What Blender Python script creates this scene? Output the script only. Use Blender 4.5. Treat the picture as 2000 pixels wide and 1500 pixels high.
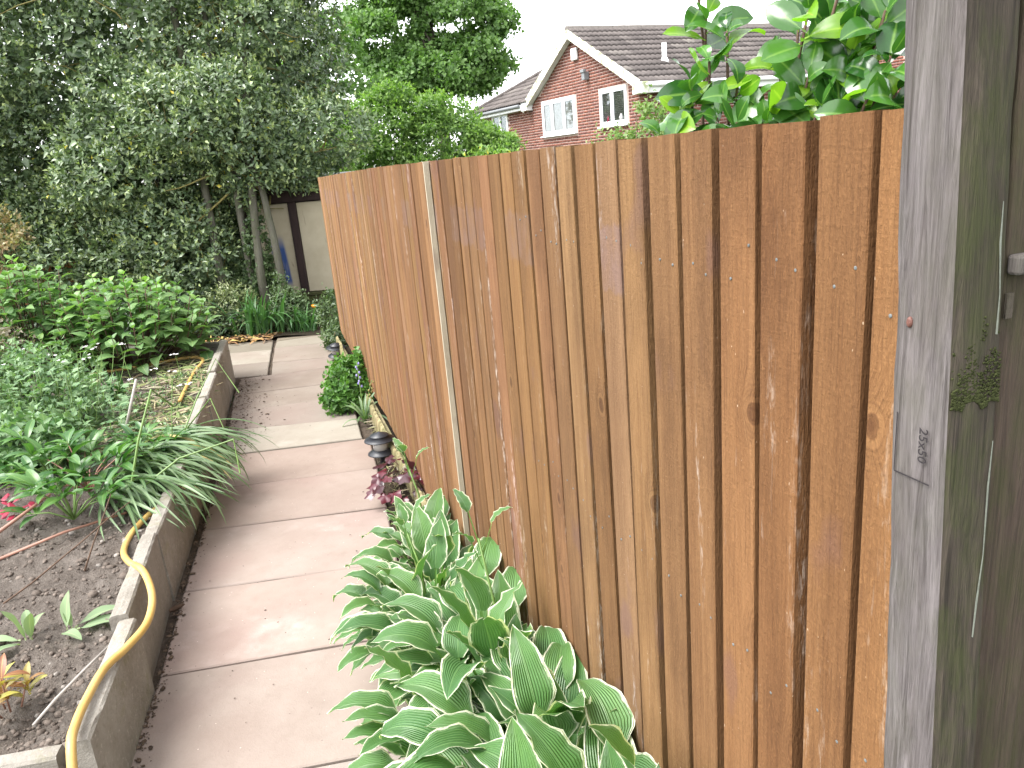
import bpy, math, random
import numpy as np
from mathutils import Vector, Matrix, noise as mnoise

R = math.radians
sc = bpy.context.scene
for o in list(bpy.data.objects):
    bpy.data.objects.remove(o)
C = sc.collection

# ------------------------------------------------------------------ camera, sky, sun, exposure
CAM = Vector((0, 0, 1.65))
cam = bpy.data.objects.new('camera', bpy.data.cameras.new('camera'))
C.objects.link(cam)
cam.data.sensor_width = 36
cam.data.lens = 27
cam.data.clip_start = 0.02
cam.data.clip_end = 600
mw = Matrix(((0.99613, 0.08789, 0.0), (-0.02471, 0.28007, -0.95966), (-0.08435, 0.95595, 0.28116))).to_4x4()
mw.translation = CAM
cam.matrix_world = mw
sc.camera = cam

SUN_EL, SUN_AZ = R(58), R(246)          # azimuth clockwise from +Y, where the light comes from
w = bpy.data.worlds.new('World')
sc.world = w
w.use_nodes = True
nt = w.node_tree
sky = nt.nodes.new('ShaderNodeTexSky')
sky.sky_type = 'NISHITA'
sky.sun_disc = False
sky.sun_elevation = SUN_EL
sky.sun_rotation = SUN_AZ
sky.air_density = 1.0
sky.dust_density = 1.0
hs = nt.nodes.new('ShaderNodeHueSaturation')      # an overcast sky: the same light, nearly without colour
hs.inputs['Saturation'].default_value = 0.12
hs.inputs['Value'].default_value = 1.0
nt.links.new(sky.outputs[0], hs.inputs['Color'])
nt.links.new(hs.outputs[0], nt.nodes['Background'].inputs[0])
nt.nodes['Background'].inputs[1].default_value = 0.15

sun = bpy.data.objects.new('sun', bpy.data.lights.new('sun', 'SUN'))
C.objects.link(sun)
sun.data.energy = 1.5
sun.data.angle = R(35)
sun.data.color = (1.0, 0.97, 0.92)
sd = Vector((math.sin(SUN_AZ) * math.cos(SUN_EL), math.cos(SUN_AZ) * math.cos(SUN_EL), math.sin(SUN_EL)))
sun.rotation_euler = (-sd).to_track_quat('-Z', 'Y').to_euler()

vs = sc.view_settings
vs.view_transform = 'Standard'
vs.look = 'None'
vs.gamma = 1
vs.use_curve_mapping = False
vs.exposure = 2.2

# ------------------------------------------------------------------ node helpers
def new_mat(name, rough=0.6, spec=0.4):
    m = bpy.data.materials.new(name)
    m.use_nodes = True
    b = m.node_tree.nodes['Principled BSDF']
    b.inputs['Roughness'].default_value = rough
    b.inputs['Specular IOR Level'].default_value = spec
    return m, m.node_tree, b

def nd(t, typ, ins=None, **props):
    n = t.nodes.new('ShaderNode' + typ)
    for k, v in props.items():
        setattr(n, k, v)
    for k, v in (ins or {}).items():
        s = n.inputs[k]
        if hasattr(v, 'is_output') or isinstance(v, bpy.types.NodeSocket):
            t.links.new(v, s)
        else:
            s.default_value = v
    return n

def rgb(c):
    return (c[0], c[1], c[2], 1)

def mix(t, fac, a, b, blend='MIX'):
    n = t.nodes.new('ShaderNodeMix')
    n.data_type = 'RGBA'
    n.blend_type = blend
    n.clamp_factor = True
    for idx, v in ((0, fac), (6, a), (7, b)):
        s = n.inputs[idx]
        if isinstance(v, bpy.types.NodeSocket):
            t.links.new(v, s)
        elif idx == 0:
            s.default_value = v
        else:
            s.default_value = rgb(v)
    return n.outputs[2]

def math_(t, op, a, b=None, c=None, clamp=False):
    n = t.nodes.new('ShaderNodeMath')
    n.operation = op
    n.use_clamp = clamp
    for i, v in enumerate((a, b, c)):
        if v is None:
            continue
        if isinstance(v, bpy.types.NodeSocket):
            t.links.new(v, n.inputs[i])
        else:
            n.inputs[i].default_value = v
    return n.outputs[0]

def maprange(t, v, a, b, c=0.0, d=1.0):
    n = nd(t, 'MapRange', {0: v, 1: a, 2: b, 3: c, 4: d})
    return n.outputs[0]

def coords(t, kind='Object', scale=(1, 1, 1), rnd=False):
    tc = t.nodes.new('ShaderNodeTexCoord')
    v = tc.outputs[kind]
    if rnd:
        oi = t.nodes.new('ShaderNodeObjectInfo')
        r = math_(t, 'MULTIPLY', oi.outputs['Random'], 57.0)
        cx = nd(t, 'CombineXYZ', {0: r, 1: r, 2: r})
        v = nd(t, 'VectorMath', {0: v, 1: cx.outputs[0]}, operation='ADD').outputs[0]
    return nd(t, 'Mapping', {0: v, 3: scale}).outputs[0]

def noise(t, vec, scale, detail=4, rough=0.55, dist=0.0):
    return nd(t, 'TexNoise', {'Vector': vec, 'Scale': scale, 'Detail': detail, 'Roughness': rough, 'Distortion': dist}).outputs[0]

def bump(t, b, h, strength=0.3, dist=0.01, prev=None):
    ins = {'Height': h, 'Strength': strength, 'Distance': dist}
    if prev is not None:
        ins['Normal'] = prev
    n = nd(t, 'Bump', ins)
    t.links.new(n.outputs[0], b.inputs['Normal'])
    return n.outputs[0]

def objcolor(t):
    return t.nodes.new('ShaderNodeObjectInfo').outputs['Color']

# ------------------------------------------------------------------ materials
def leaf_mat(name, dark, light, tip=None, yellow=(0.5, 0.42, 0.05), rough=0.45, spec=0.5, trans=0.3, rib=0.25):
    """leaf tissue: colour differs leaf by leaf (attribute or object random), young tips, pale midrib, thin and translucent"""
    m, t, b = new_mat(name, rough, spec)
    at = nd(t, 'Attribute', attribute_name='Col')
    sp = nd(t, 'SeparateColor', {0: at.outputs[0]})
    oi = t.nodes.new('ShaderNodeObjectInfo')
    r = math_(t, 'FRACT', math_(t, 'ADD', sp.outputs[0], oi.outputs['Random']))
    col = mix(t, r, dark, light)
    if tip:
        col = mix(t, sp.outputs[1], col, tip)
    col = mix(t, sp.outputs[2], col, yellow)
    uv = t.nodes.new('ShaderNodeUVMap').outputs[0]
    su = nd(t, 'SeparateXYZ', {0: uv})
    mid = math_(t, 'ABSOLUTE', math_(t, 'SUBTRACT', su.outputs[0], 0.5))
    ribf = math_(t, 'MULTIPLY', maprange(t, mid, 0.07, 0.0), rib)
    col = mix(t, ribf, col, (min(1, light[0] * 2.2 + .1), min(1, light[1] * 1.7 + .1), light[2] * 1.8 + .04))
    t.links.new(col, b.inputs['Base Color'])
    tr = nd(t, 'BsdfTranslucent', {'Color': mix(t, 0.5, col, (0.35, 0.6, 0.08), 'MULTIPLY')})
    tc = mix(t, 1.0, col, (1.3, 1.6, 0.6), 'MULTIPLY')
    t.links.new(tc, tr.inputs[0])
    ms = nd(t, 'MixShader', {0: trans, 1: b.outputs[0], 2: tr.outputs[0]})
    t.links.new(ms.outputs[0], t.nodes['Material Output'].inputs[0])
    return m

def wood_mat(name, c_dark, c_mid, c_light, rough=0.8, scuff=0.3, knots=True, green=0.0, stain=False):
    """sawn softwood, grain along local Z; object colour tints each board"""
    m, t, b = new_mat(name, rough, 0.2)
    v = coords(t, 'Object', (1, 1, 1), True)
    def st(k):
        return nd(t, 'Mapping', {0: v, 3: (1, 1, k)}).outputs[0]
    hgt_k = None
    warp = st(1)
    if knots:
        kv = nd(t, 'Mapping', {0: v, 3: (9.5, 9.5, 6.5)}).outputs[0]
        wob = noise(t, v, 40, 2)
        vo = nd(t, 'TexVoronoi', {'Vector': kv, 'Scale': 1.0, 'Randomness': 1.0}, voronoi_dimensions='3D', feature='F1')
        kd = math_(t, 'ADD', vo.outputs['Distance'], math_(t, 'MULTIPLY', math_(t, 'SUBTRACT', wob, 0.5), 0.07))
        sepc = nd(t, 'SeparateColor', {0: vo.outputs['Color']})
        on = math_(t, 'GREATER_THAN', sepc.outputs[0], 0.62)
        near = math_(t, 'MULTIPLY', maprange(t, kd, 0.42, 0.08), on)
        # grain flows round the knots
        push = nd(t, 'CombineXYZ', {0: math_(t, 'MULTIPLY', near, 0.02), 1: 0.0, 2: 0.0}).outputs[0]
        vv = nd(t, 'VectorMath', {0: v, 1: push}, operation='ADD').outputs[0]
        g = nd(t, 'Mapping', {0: vv, 3: (1, 1, 0.03)}).outputs[0]
    else:
        g = st(0.03)
    fine = noise(t, g, 330, 3, 0.7)
    band = noise(t, g, 60, 4, 0.65, 0.8)
    wide = noise(t, g, 17, 3, 0.5)
    blot = noise(t, st(0.3), 8, 4, 0.6)
    fz = noise(t, st(0.3), 360, 3, 0.65)
    saw = noise(t, st(3.2), 75, 2, 0.6)
    col = mix(t, maprange(t, band, 0.28, 0.72), c_mid, c_light)
    col = mix(t, math_(t, 'MULTIPLY', maprange(t, wide, 0.42, 0.66), 0.55), col, tuple(0.5 * x + 0.5 * y for x, y in zip(c_dark, c_mid)))
    col = mix(t, math_(t, 'MULTIPLY', maprange(t, fine, 0.5, 0.7), 0.5), col, c_dark)
    col = mix(t, math_(t, 'MULTIPLY', maprange(t, blot, 0.5, 0.72), 0.5), col, c_dark)
    col = mix(t, math_(t, 'MULTIPLY', maprange(t, fz, 0.55, 0.75), 0.35), col, tuple(min(1, x * 1.35) for x in c_light))
    hgt = math_(t, 'ADD', math_(t, 'MULTIPLY', fine, 0.5), math_(t, 'MULTIPLY', band, 0.5))
    hgt = math_(t, 'ADD', hgt, math_(t, 'MULTIPLY', fz, 0.6))
    hgt = math_(t, 'ADD', hgt, math_(t, 'MULTIPLY', saw, 0.2))
    if knots:
        core = math_(t, 'MULTIPLY', maprange(t, kd, 0.115, 0.07), on)
        rings = math_(t, 'MULTIPLY', math_(t, 'ADD', math_(t, 'SINE', math_(t, 'MULTIPLY', kd, 150.0)), 1.0), math_(t, 'MULTIPLY', near, 0.2))
        col = mix(t, rings, col, c_dark)
        col = mix(t, math_(t, 'MULTIPLY', core, 0.5), col, (c_dark[0] * .75, c_dark[1] * .62, c_dark[2] * .6))
        ring2 = math_(t, 'MULTIPLY', math_(t, 'MULTIPLY', maprange(t, kd, 0.17, 0.14), maprange(t, kd, 0.10, 0.125)), on)
        col = mix(t, math_(t, 'MULTIPLY', ring2, 0.4), col, c_light)
    if scuff:
        s1 = maprange(t, noise(t, st(0.10), 12, 5, 0.65), 0.58, 0.70)
        s2 = maprange(t, noise(t, st(0.2), 150, 3, 0.7), 0.48, 0.62)
        col = mix(t, math_(t, 'MULTIPLY', math_(t, 'MULTIPLY', s1, s2), scuff), col, (0.5, 0.43, 0.37))
        pu = maprange(t, noise(t, st(0.55), 5.5, 3, 0.5), 0.62, 0.66)
        col = mix(t, math_(t, 'MULTIPLY', pu, 0.4), col, (0.12, 0.065, 0.055))
        fl_ = math_(t, 'GREATER_THAN', noise(t, st(0.5), 190, 1, 0.5), 0.81)
        col = mix(t, math_(t, 'MULTIPLY', fl_, 0.5), col, (0.55, 0.44, 0.33))
    if stain:            # purplish damp patches where the boards were handled, at the height of the top rail
        raw = nd(t, 'SeparateXYZ', {0: t.nodes.new('ShaderNodeTexCoord').outputs['Object']})
        zc = math_(t, 'ABSOLUTE', math_(t, 'SUBTRACT', raw.outputs[2], 0.575))
        wobz = math_(t, 'MULTIPLY', math_(t, 'SUBTRACT', noise(t, v, 22, 3), 0.5), 0.06)
        bnd = maprange(t, math_(t, 'ADD', zc, wobz), 0.058, 0.05)
        oi2 = t.nodes.new('ShaderNodeObjectInfo')
        sel = math_(t, 'GREATER_THAN', math_(t, 'FRACT', math_(t, 'MULTIPLY', oi2.outputs['Random'], 7.13)), 0.66)
        mk = math_(t, 'MULTIPLY', math_(t, 'MULTIPLY', bnd, sel), maprange(t, noise(t, st(0.5), 30, 3), 0.3, 0.6, 0.1, 0.5))
        col = mix(t, mk, col, (0.15, 0.092, 0.078))
    if green:
        gv = noise(t, st(0.35), 14, 5, 0.65)
        col = mix(t, math_(t, 'MULTIPLY', maprange(t, gv, 0.40, 0.62), green), col, (0.06, 0.075, 0.022))
    col = mix(t, 1.0, col, objcolor(t), 'MULTIPLY')
    t.links.new(col, b.inputs['Base Color'])
    bump(t, b, hgt, 0.9, 0.004)
    return m

MAT = {}
MAT['fence'] = wood_mat('fence_wood', (0.063, 0.029, 0.0135), (0.145, 0.071, 0.030), (0.21, 0.112, 0.05), 0.9, 0.8, True, 0.0, True)
MAT['rail'] = wood_mat('rail_wood', (0.05, 0.026, 0.015), (0.11, 0.055, 0.028), (0.15, 0.08, 0.04), 0.85, 0.0, False)
MAT['pale'] = wood_mat('pale_wood', (0.27, 0.225, 0.16), (0.40, 0.35, 0.265), (0.46, 0.41, 0.32), 0.8, 0.3, False)
MAT['farfence'] = wood_mat('orange_fence_wood', (0.16, 0.06, 0.025), (0.32, 0.13, 0.05), (0.4, 0.18, 0.07), 0.8, 0.1, False)
MAT['shedwood'] = wood_mat('dark_shed_wood', (0.012, 0.008, 0.009), (0.03, 0.018, 0.017), (0.045, 0.028, 0.026), 0.7, 0.0, False)
MAT['shedmoss'] = wood_mat('mossy_shed_wood', (0.02, 0.02, 0.01), (0.05, 0.045, 0.025), (0.07, 0.065, 0.03), 0.85, 0.0, False, 0.9)
MAT['edging'] = wood_mat('edging_wood', (0.12, 0.10, 0.055), (0.26, 0.215, 0.12), (0.36, 0.31, 0.19), 0.85, 0.2, False, 0.55)
MAT['bark'] = wood_mat('bark', (0.04, 0.037, 0.028), (0.09, 0.083, 0.064), (0.15, 0.14, 0.115), 0.85, 0.0, False, 0.35)
MAT['barkd'] = wood_mat('dark_bark', (0.03, 0.025, 0.02), (0.07, 0.055, 0.045), (0.1, 0.085, 0.07), 0.85, 0.0, False, 0.15)

def post_mat(name, a, bcol, c, moss):
    m, t, b = new_mat(name, 0.88, 0.2)
    v = coords(t, 'Object')
    g = nd(t, 'Mapping', {0: v, 3: (1, 1, 0.05)}).outputs[0]
    n1 = noise(t, g, 85, 4, 0.66, 1.8)
    n2 = noise(t, g, 330, 3, 0.7)
    n3 = noise(t, nd(t, 'Mapping', {0: v, 3: (1, 1, 0.4)}).outputs[0], 14, 4, 0.6)
    col = mix(t, maprange(t, n1, 0.32, 0.68), a, bcol)
    col = mix(t, math_(t, 'MULTIPLY', maprange(t, n3, 0.45, 0.7), 0.6), col, c)
    col = mix(t, math_(t, 'MULTIPLY', maprange(t, n2, 0.5, 0.75), 0.45), col, (a[0] * .5, a[1] * .5, a[2] * .5))
    if moss:
        gm = noise(t, nd(t, 'Mapping', {0: v, 3: (1, 1, 0.5)}).outputs[0], 26, 6, 0.7)
        col = mix(t, math_(t, 'MULTIPLY', maprange(t, gm, 0.42, 0.64), moss), col, (0.05, 0.065, 0.016))
    t.links.new(col, b.inputs['Base Color'])
    h = math_(t, 'ADD', n1, math_(t, 'MULTIPLY', n2, 0.4))
    bump(t, b, h, 0.8, 0.006)
    return m

MAT['post'] = post_mat('weathered_grey_wood', (0.065, 0.055, 0.054), (0.175, 0.155, 0.155), (0.10, 0.085, 0.076), 0.15)
MAT['postmoss_shade'] = post_mat('mossy_shaded_grey_wood', (0.03, 0.024, 0.02), (0.085, 0.068, 0.053), (0.045, 0.038, 0.028), 0.45)  # side face: real moss, plus its shade put into darker wood tones
MAT['gate'] = post_mat('old_gate_wood', (0.045, 0.032, 0.026), (0.09, 0.064, 0.05), (0.055, 0.048, 0.03), 0.35)

def slab_mat():
    m, t, b = new_mat('paving_stone', 0.75, 0.3)
    v = coords(t, 'Object', (1, 1, 1), True)
    n1 = noise(t, v, 3.0, 5, 0.6)
    n2 = noise(t, v, 14, 5, 0.6)
    n3 = noise(t, v, 160, 3, 0.6)
    col = mix(t, maprange(t, n1, 0.35, 0.68), (0.235, 0.2, 0.176), (0.28, 0.248, 0.222))
    pk = noise(t, v, 1.7, 3, 0.5)
    col = mix(t, math_(t, 'MULTIPLY', maprange(t, pk, 0.5, 0.68), 0.45), col, (0.225, 0.165, 0.15))
    col = mix(t, math_(t, 'MULTIPLY', maprange(t, n2, 0.52, 0.75), 0.3), col, (0.19, 0.16, 0.135))
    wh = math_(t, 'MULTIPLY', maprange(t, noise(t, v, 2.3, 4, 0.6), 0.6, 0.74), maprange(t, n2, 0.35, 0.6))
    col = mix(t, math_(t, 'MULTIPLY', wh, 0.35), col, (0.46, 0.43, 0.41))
    col = mix(t, math_(t, 'MULTIPLY', maprange(t, n3, 0.55, 0.8), 0.5), col, (0.24, 0.2, 0.17))
    fl = nd(t, 'TexVoronoi', {'Vector': v, 'Scale': 60.0}, feature='F1')
    fc = nd(t, 'SeparateColor', {0: fl.outputs['Color']})
    spk = math_(t, 'MULTIPLY', math_(t, 'LESS_THAN', fl.outputs['Distance'], 0.16), math_(t, 'GREATER_THAN', fc.outputs[0], 0.95))
    col = mix(t, math_(t, 'MULTIPLY', spk, 0.7), col, (0.13, 0.1, 0.085))
    spk2 = math_(t, 'MULTIPLY', math_(t, 'LESS_THAN', fl.outputs['Distance'], 0.12), math_(t, 'LESS_THAN', fc.outputs[0], 0.07))
    col = mix(t, math_(t, 'MULTIPLY', spk2, 0.6), col, (0.62, 0.58, 0.52))
    col = mix(t, 1.0, col, objcolor(t), 'MULTIPLY')
    t.links.new(col, b.inputs['Base Color'])
    h = math_(t, 'ADD', math_(t, 'MULTIPLY', n3, 0.4), n2)
    bump(t, b, h, 0.4, 0.006)
    return m
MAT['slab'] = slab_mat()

def concrete_mat():
    m, t, b = new_mat('old_concrete', 0.9, 0.2)
    v = coords(t, 'Object', (1, 1, 1), True)
    n1 = noise(t, v, 6, 5, 0.65)
    n2 = noise(t, v, 60, 4, 0.7)
    n3 = noise(t, v, 260, 2, 0.6)
    col = mix(t, maprange(t, n1, 0.3, 0.7), (0.215, 0.197, 0.172), (0.31, 0.29, 0.262))
    col = mix(t, math_(t, 'MULTIPLY', maprange(t, n2, 0.55, 0.72), 0.6), col, (0.15, 0.13, 0.105))
    col = mix(t, math_(t, 'MULTIPLY', maprange(t, n2, 0.42, 0.3), 0.5), col, (0.48, 0.46, 0.41))
    li = noise(t, v, 9, 6, 0.7)
    col = mix(t, math_(t, 'MULTIPLY', maprange(t, li, 0.56, 0.66), 0.35), col, (0.2, 0.2, 0.1))
    col = mix(t, 1.0, col, objcolor(t), 'MULTIPLY')
    t.links.new(col, b.inputs['Base Color'])
    bump(t, b, math_(t, 'ADD', n2, math_(t, 'MULTIPLY', n3, 0.5)), 0.7, 0.006)
    return m
MAT['concrete'] = concrete_mat()

def soil_mat(name, a, bc, c):
    m, t, b = new_mat(name, 0.95, 0.1)
    v = coords(t, 'Object')
    n1 = noise(t, v, 5, 5, 0.65)
    n2 = noise(t, v, 45, 5, 0.7)
    n3 = noise(t, v, 170, 3, 0.7)
    col = mix(t, maprange(t, n2, 0.3, 0.7), a, bc)
    col = mix(t, math_(t, 'MULTIPLY', maprange(t, n1, 0.45, 0.7), 0.6), col, c)
    col = mix(t, math_(t, 'MULTIPLY', maprange(t, n3, 0.58, 0.75), 0.5), col, (bc[0] * 1.7, bc[1] * 1.65, bc[2] * 1.6))
    t.links.new(col, b.inputs['Base Color'])
    bump(t, b, math_(t, 'ADD', n2, math_(t, 'MULTIPLY', n3, 0.6)), 1.0, 0.02)
    return m
MAT['soil'] = soil_mat('bed_soil', (0.085, 0.07, 0.06), (0.185, 0.158, 0.137), (0.225, 0.198, 0.175))
MAT['darksoil'] = soil_mat('border_soil', (0.02, 0.016, 0.011), (0.05, 0.04, 0.028), (0.07, 0.052, 0.034))
MAT['litter_soil'] = soil_mat('joint_soil', (0.05, 0.04, 0.03), (0.13, 0.1, 0.08), (0.2, 0.16, 0.125))
MAT['grass'] = soil_mat('rough_ground', (0.03, 0.05, 0.015), (0.06, 0.085, 0.025), (0.07, 0.06, 0.03))

def clod_mat():
    m, t, b = new_mat('soil_clod', 0.95, 0.1)
    at = nd(t, 'Attribute', attribute_name='Col')
    v = coords(t, 'Object')
    n = noise(t, v, 120, 4, 0.7)
    col = mix(t, math_(t, 'MULTIPLY', n, 0.8), at.outputs[0], (0.07, 0.055, 0.045))
    t.links.new(col, b.inputs['Base Color'])
    bump(t, b, n, 0.8, 0.006)
    return m
MAT['clod'] = clod_mat()

def attr_mat(name, rough=0.7, spec=0.3, trans=0.0):
    m, t, b = new_mat(name, rough, spec)
    at = nd(t, 'Attribute', attribute_name='Col')
    t.links.new(at.outputs[0], b.inputs['Base Color'])
    if trans:
        tr = nd(t, 'BsdfTranslucent', {'Color': at.outputs[0]})
        ms = nd(t, 'MixShader', {0: trans, 1: b.outputs[0], 2: tr.outputs[0]})
        t.links.new(ms.outputs[0], t.nodes['Material Output'].inputs[0])
    return m
MAT['attr'] = attr_mat('mixed_litter', 0.75, 0.25, 0.15)
MAT['straw'] = attr_mat('dry_straw', 0.7, 0.3, 0.1)

def plain(name, c, rough=0.5, spec=0.4, n=0.12, scale=20, metal=0.0):
    m, t, b = new_mat(name, rough, spec)
    v = coords(t, 'Object', (1, 1, 1), True)
    nz = noise(t, v, scale, 4, 0.6)
    col = mix(t, maprange(t, nz, 0.3, 0.7), tuple(x * (1 - n) for x in c), tuple(min(1, x * (1 + n)) for x in c))
    t.links.new(col, b.inputs['Base Color'])
    b.inputs['Metallic'].default_value = metal
    bump(t, b, nz, 0.1, 0.002)
    return m
MAT['black'] = plain('black_plastic', (0.022, 0.024, 0.03), 0.42, 0.5, 0.2)
MAT['lens'] = plain('frosted_lens', (0.45, 0.44, 0.42), 0.2, 0.5, 0.05)
MAT['upvc'] = plain('white_frame', (0.82, 0.83, 0.84), 0.35, 0.4, 0.02, 3)
MAT['nail'] = plain('galvanised_nail', (0.12, 0.13, 0.13), 0.6, 0.4, 0.35, 300)
MAT['rednail'] = plain('painted_nail', (0.13, 0.055, 0.043), 0.6, 0.4, 0.2, 300)
MAT['drip'] = plain('white_dropping', (0.15, 0.16, 0.135), 0.8, 0.2, 0.2, 200)
MAT['stamp'] = plain('faded_ink', (0.032, 0.028, 0.03), 0.9, 0.1, 0.25, 300)
MAT['moss'] = plain('moss', (0.035, 0.04, 0.015), 0.95, 0.1, 0.5, 300)
MAT['bark_twig'] = plain('olive_twig', (0.19, 0.165, 0.055), 0.7, 0.3, 0.3, 30)
MAT['brown_twig'] = plain('brown_twig', (0.09, 0.055, 0.036), 0.75, 0.3, 0.3, 60)
MAT['greenstem'] = plain('green_stem', (0.12, 0.2, 0.05), 0.5, 0.4, 0.2, 30)
MAT['pinkstem'] = plain('pink_stem', (0.27, 0.14, 0.10), 0.5, 0.4, 0.2, 30)
MAT['cane'] = plain('bleached_cane', (0.36, 0.33, 0.3), 0.7, 0.3, 0.15, 40)
MAT['white_petal'] = plain('white_petal', (0.78, 0.76, 0.76), 0.6, 0.3, 0.05)
MAT['red_petal'] = plain('crimson_petal', (0.22, 0.012, 0.035), 0.5, 0.3, 0.25)
MAT['orange_petal'] = plain('orange_petal', (0.75, 0.28, 0.02), 0.5, 0.3, 0.1)
MAT['lilac'] = plain('lilac_petal', (0.26, 0.24, 0.5), 0.6, 0.3, 0.1)
MAT['grey_felt'] = plain('roof_felt', (0.36, 0.36, 0.35), 0.9, 0.2, 0.15, 8)
MAT['pipe'] = plain('white_pipe', (0.72, 0.72, 0.72), 0.5, 0.4, 0.06, 6)
MAT['leadgrey'] = plain('grey_casing', (0.2, 0.21, 0.22), 0.5, 0.4, 0.1)
MAT['curtain'] = plain('net_curtain', (0.55, 0.6, 0.62), 0.9, 0.1, 0.1, 5)
MAT['room'] = plain('dark_room', (0.02, 0.022, 0.026), 0.9, 0.1, 0.2, 2)
MAT['mortar'] = plain('mortar', (0.46, 0.35, 0.31), 0.95, 0.1, 0.15, 12)

def glass_mat():
    m, t, b = new_mat('window_glass', 0.05, 0.5)
    tr = nd(t, 'BsdfTransparent', {'Color': (0.75, 0.8, 0.82, 1)})
    gl = nd(t, 'BsdfGlossy', {'Color': (1, 1, 1, 1), 'Roughness': 0.03})
    fr = nd(t, 'Fresnel', {'IOR': 1.5})
    ms = nd(t, 'MixShader', {0: math_(t, 'MULTIPLY', fr.outputs[0], 0.3), 1: tr.outputs[0], 2: gl.outputs[0]})
    t.links.new(ms.outputs[0], t.nodes['Material Output'].inputs[0])
    return m
MAT['glass'] = glass_mat()

def hose_mat():
    m, t, b = new_mat('yellow_hose', 0.42, 0.5)
    v = coords(t, 'Object')
    n = noise(t, v, 9, 4, 0.6)
    n2 = noise(t, v, 80, 3, 0.6)
    col = mix(t, maprange(t, n, 0.35, 0.7), (0.47, 0.29, 0.075), (0.55, 0.37, 0.13))
    col = mix(t, math_(t, 'MULTIPLY', maprange(t, n2, 0.6, 0.75), 0.4), col, (0.3, 0.2, 0.08))
    t.links.new(col, b.inputs['Base Color'])
    return m
MAT['hose'] = hose_mat()

def rnd_socket(t):
    at = nd(t, 'Attribute', attribute_name='Col')
    oi = t.nodes.new('ShaderNodeObjectInfo')
    s = nd(t, 'SeparateColor', {0: at.outputs[0]})
    return math_(t, 'FRACT', math_(t, 'ADD', s.outputs[0], oi.outputs['Random']))

def piece_mat(name, stops, rough=0.85, bstr=0.4):
    m, t, b = new_mat(name, rough, 0.25)
    r = rnd_socket(t)
    cr = nd(t, 'ValToRGB', {0: r})
    el = cr.color_ramp.elements
    while len(el) < len(stops):
        el.new(0.5)
    for e, (p, c) in zip(el, stops):
        e.position = p
        e.color = rgb(c)
    g = t.nodes.new('ShaderNodeNewGeometry')
    n = noise(t, g.outputs['Position'], 16, 5, 0.7)
    col = mix(t, math_(t, 'MULTIPLY', maprange(t, n, 0.45, 0.75), 0.5), cr.outputs[0], tuple(x * .5 for x in stops[0][1]))
    t.links.new(col, b.inputs['Base Color'])
    bump(t, b, n, bstr, 0.006)
    return m
MAT['brick'] = piece_mat('red_brick', [(0, (0.12, 0.048, 0.036)), (0.35, (0.18, 0.068, 0.048)), (0.7, (0.22, 0.085, 0.057)), (1, (0.15, 0.062, 0.053))])
MAT['tile'] = piece_mat('roof_tile', [(0, (0.09, 0.078, 0.074)), (0.5, (0.125, 0.108, 0.102)), (0.9, (0.145, 0.126, 0.118)), (1, (0.19, 0.172, 0.155))], 0.9)

def barge_mat():
    m, t, b = new_mat('algae_stained_paint', 0.6, 0.3)
    v = coords(t, 'Object')
    n = noise(t, v, 5, 5, 0.65)
    col = mix(t, maprange(t, n, 0.42, 0.62), (0.74, 0.74, 0.70), (0.33, 0.36, 0.2))
    t.links.new(col, b.inputs['Base Color'])
    return m
MAT['barge'] = barge_mat()

def cream_mat(name, blue):
    m, t, b = new_mat(name, 0.8, 0.25)
    v = coords(t, 'Object')
    n = noise(t, v, 3.5, 5, 0.6)
    st = noise(t, nd(t, 'Mapping', {0: v, 3: (1, 1, 0.12)}).outputs[0], 30, 3, 0.6)
    col = mix(t, maprange(t, n, 0.35, 0.7), (0.44, 0.38, 0.28), (0.36, 0.31, 0.22))
    col = mix(t, math_(t, 'MULTIPLY', maprange(t, st, 0.68, 0.76), 0.6), col, (0.12, 0.09, 0.07))
    if blue:      # a blurred streak of blue paint rubbed over the panel
        s = nd(t, 'SeparateXYZ', {0: v})
        z = s.outputs[2]
        cx = math_(t, 'ADD', math_(t, 'MULTIPLY', z, -0.16), 0.05)
        wid = maprange(t, z, -0.45, 0.15, 0.05, 0.11)
        dx = math_(t, 'DIVIDE', math_(t, 'ABSOLUTE', math_(t, 'SUBTRACT', s.outputs[0], cx)), wid)
        f = maprange(t, dx, 1.1, 0.75)
        f = math_(t, 'MULTIPLY', f, maprange(t, z, 0.2, 0.02))
        f = math_(t, 'MULTIPLY', f, maprange(t, z, -0.46, -0.38))
        f = math_(t, 'MULTIPLY', f, maprange(t, st, 0.2, 0.5, 0.6, 1.0))
        col = mix(t, f, col, (0.045, 0.085, 0.24))
    t.links.new(col, b.inputs['Base Color'])
    return m
MAT['cream'] = cream_mat('cream_board', False)
MAT['creamblue'] = cream_mat('cream_board_with_blue_paint', True)

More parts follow.
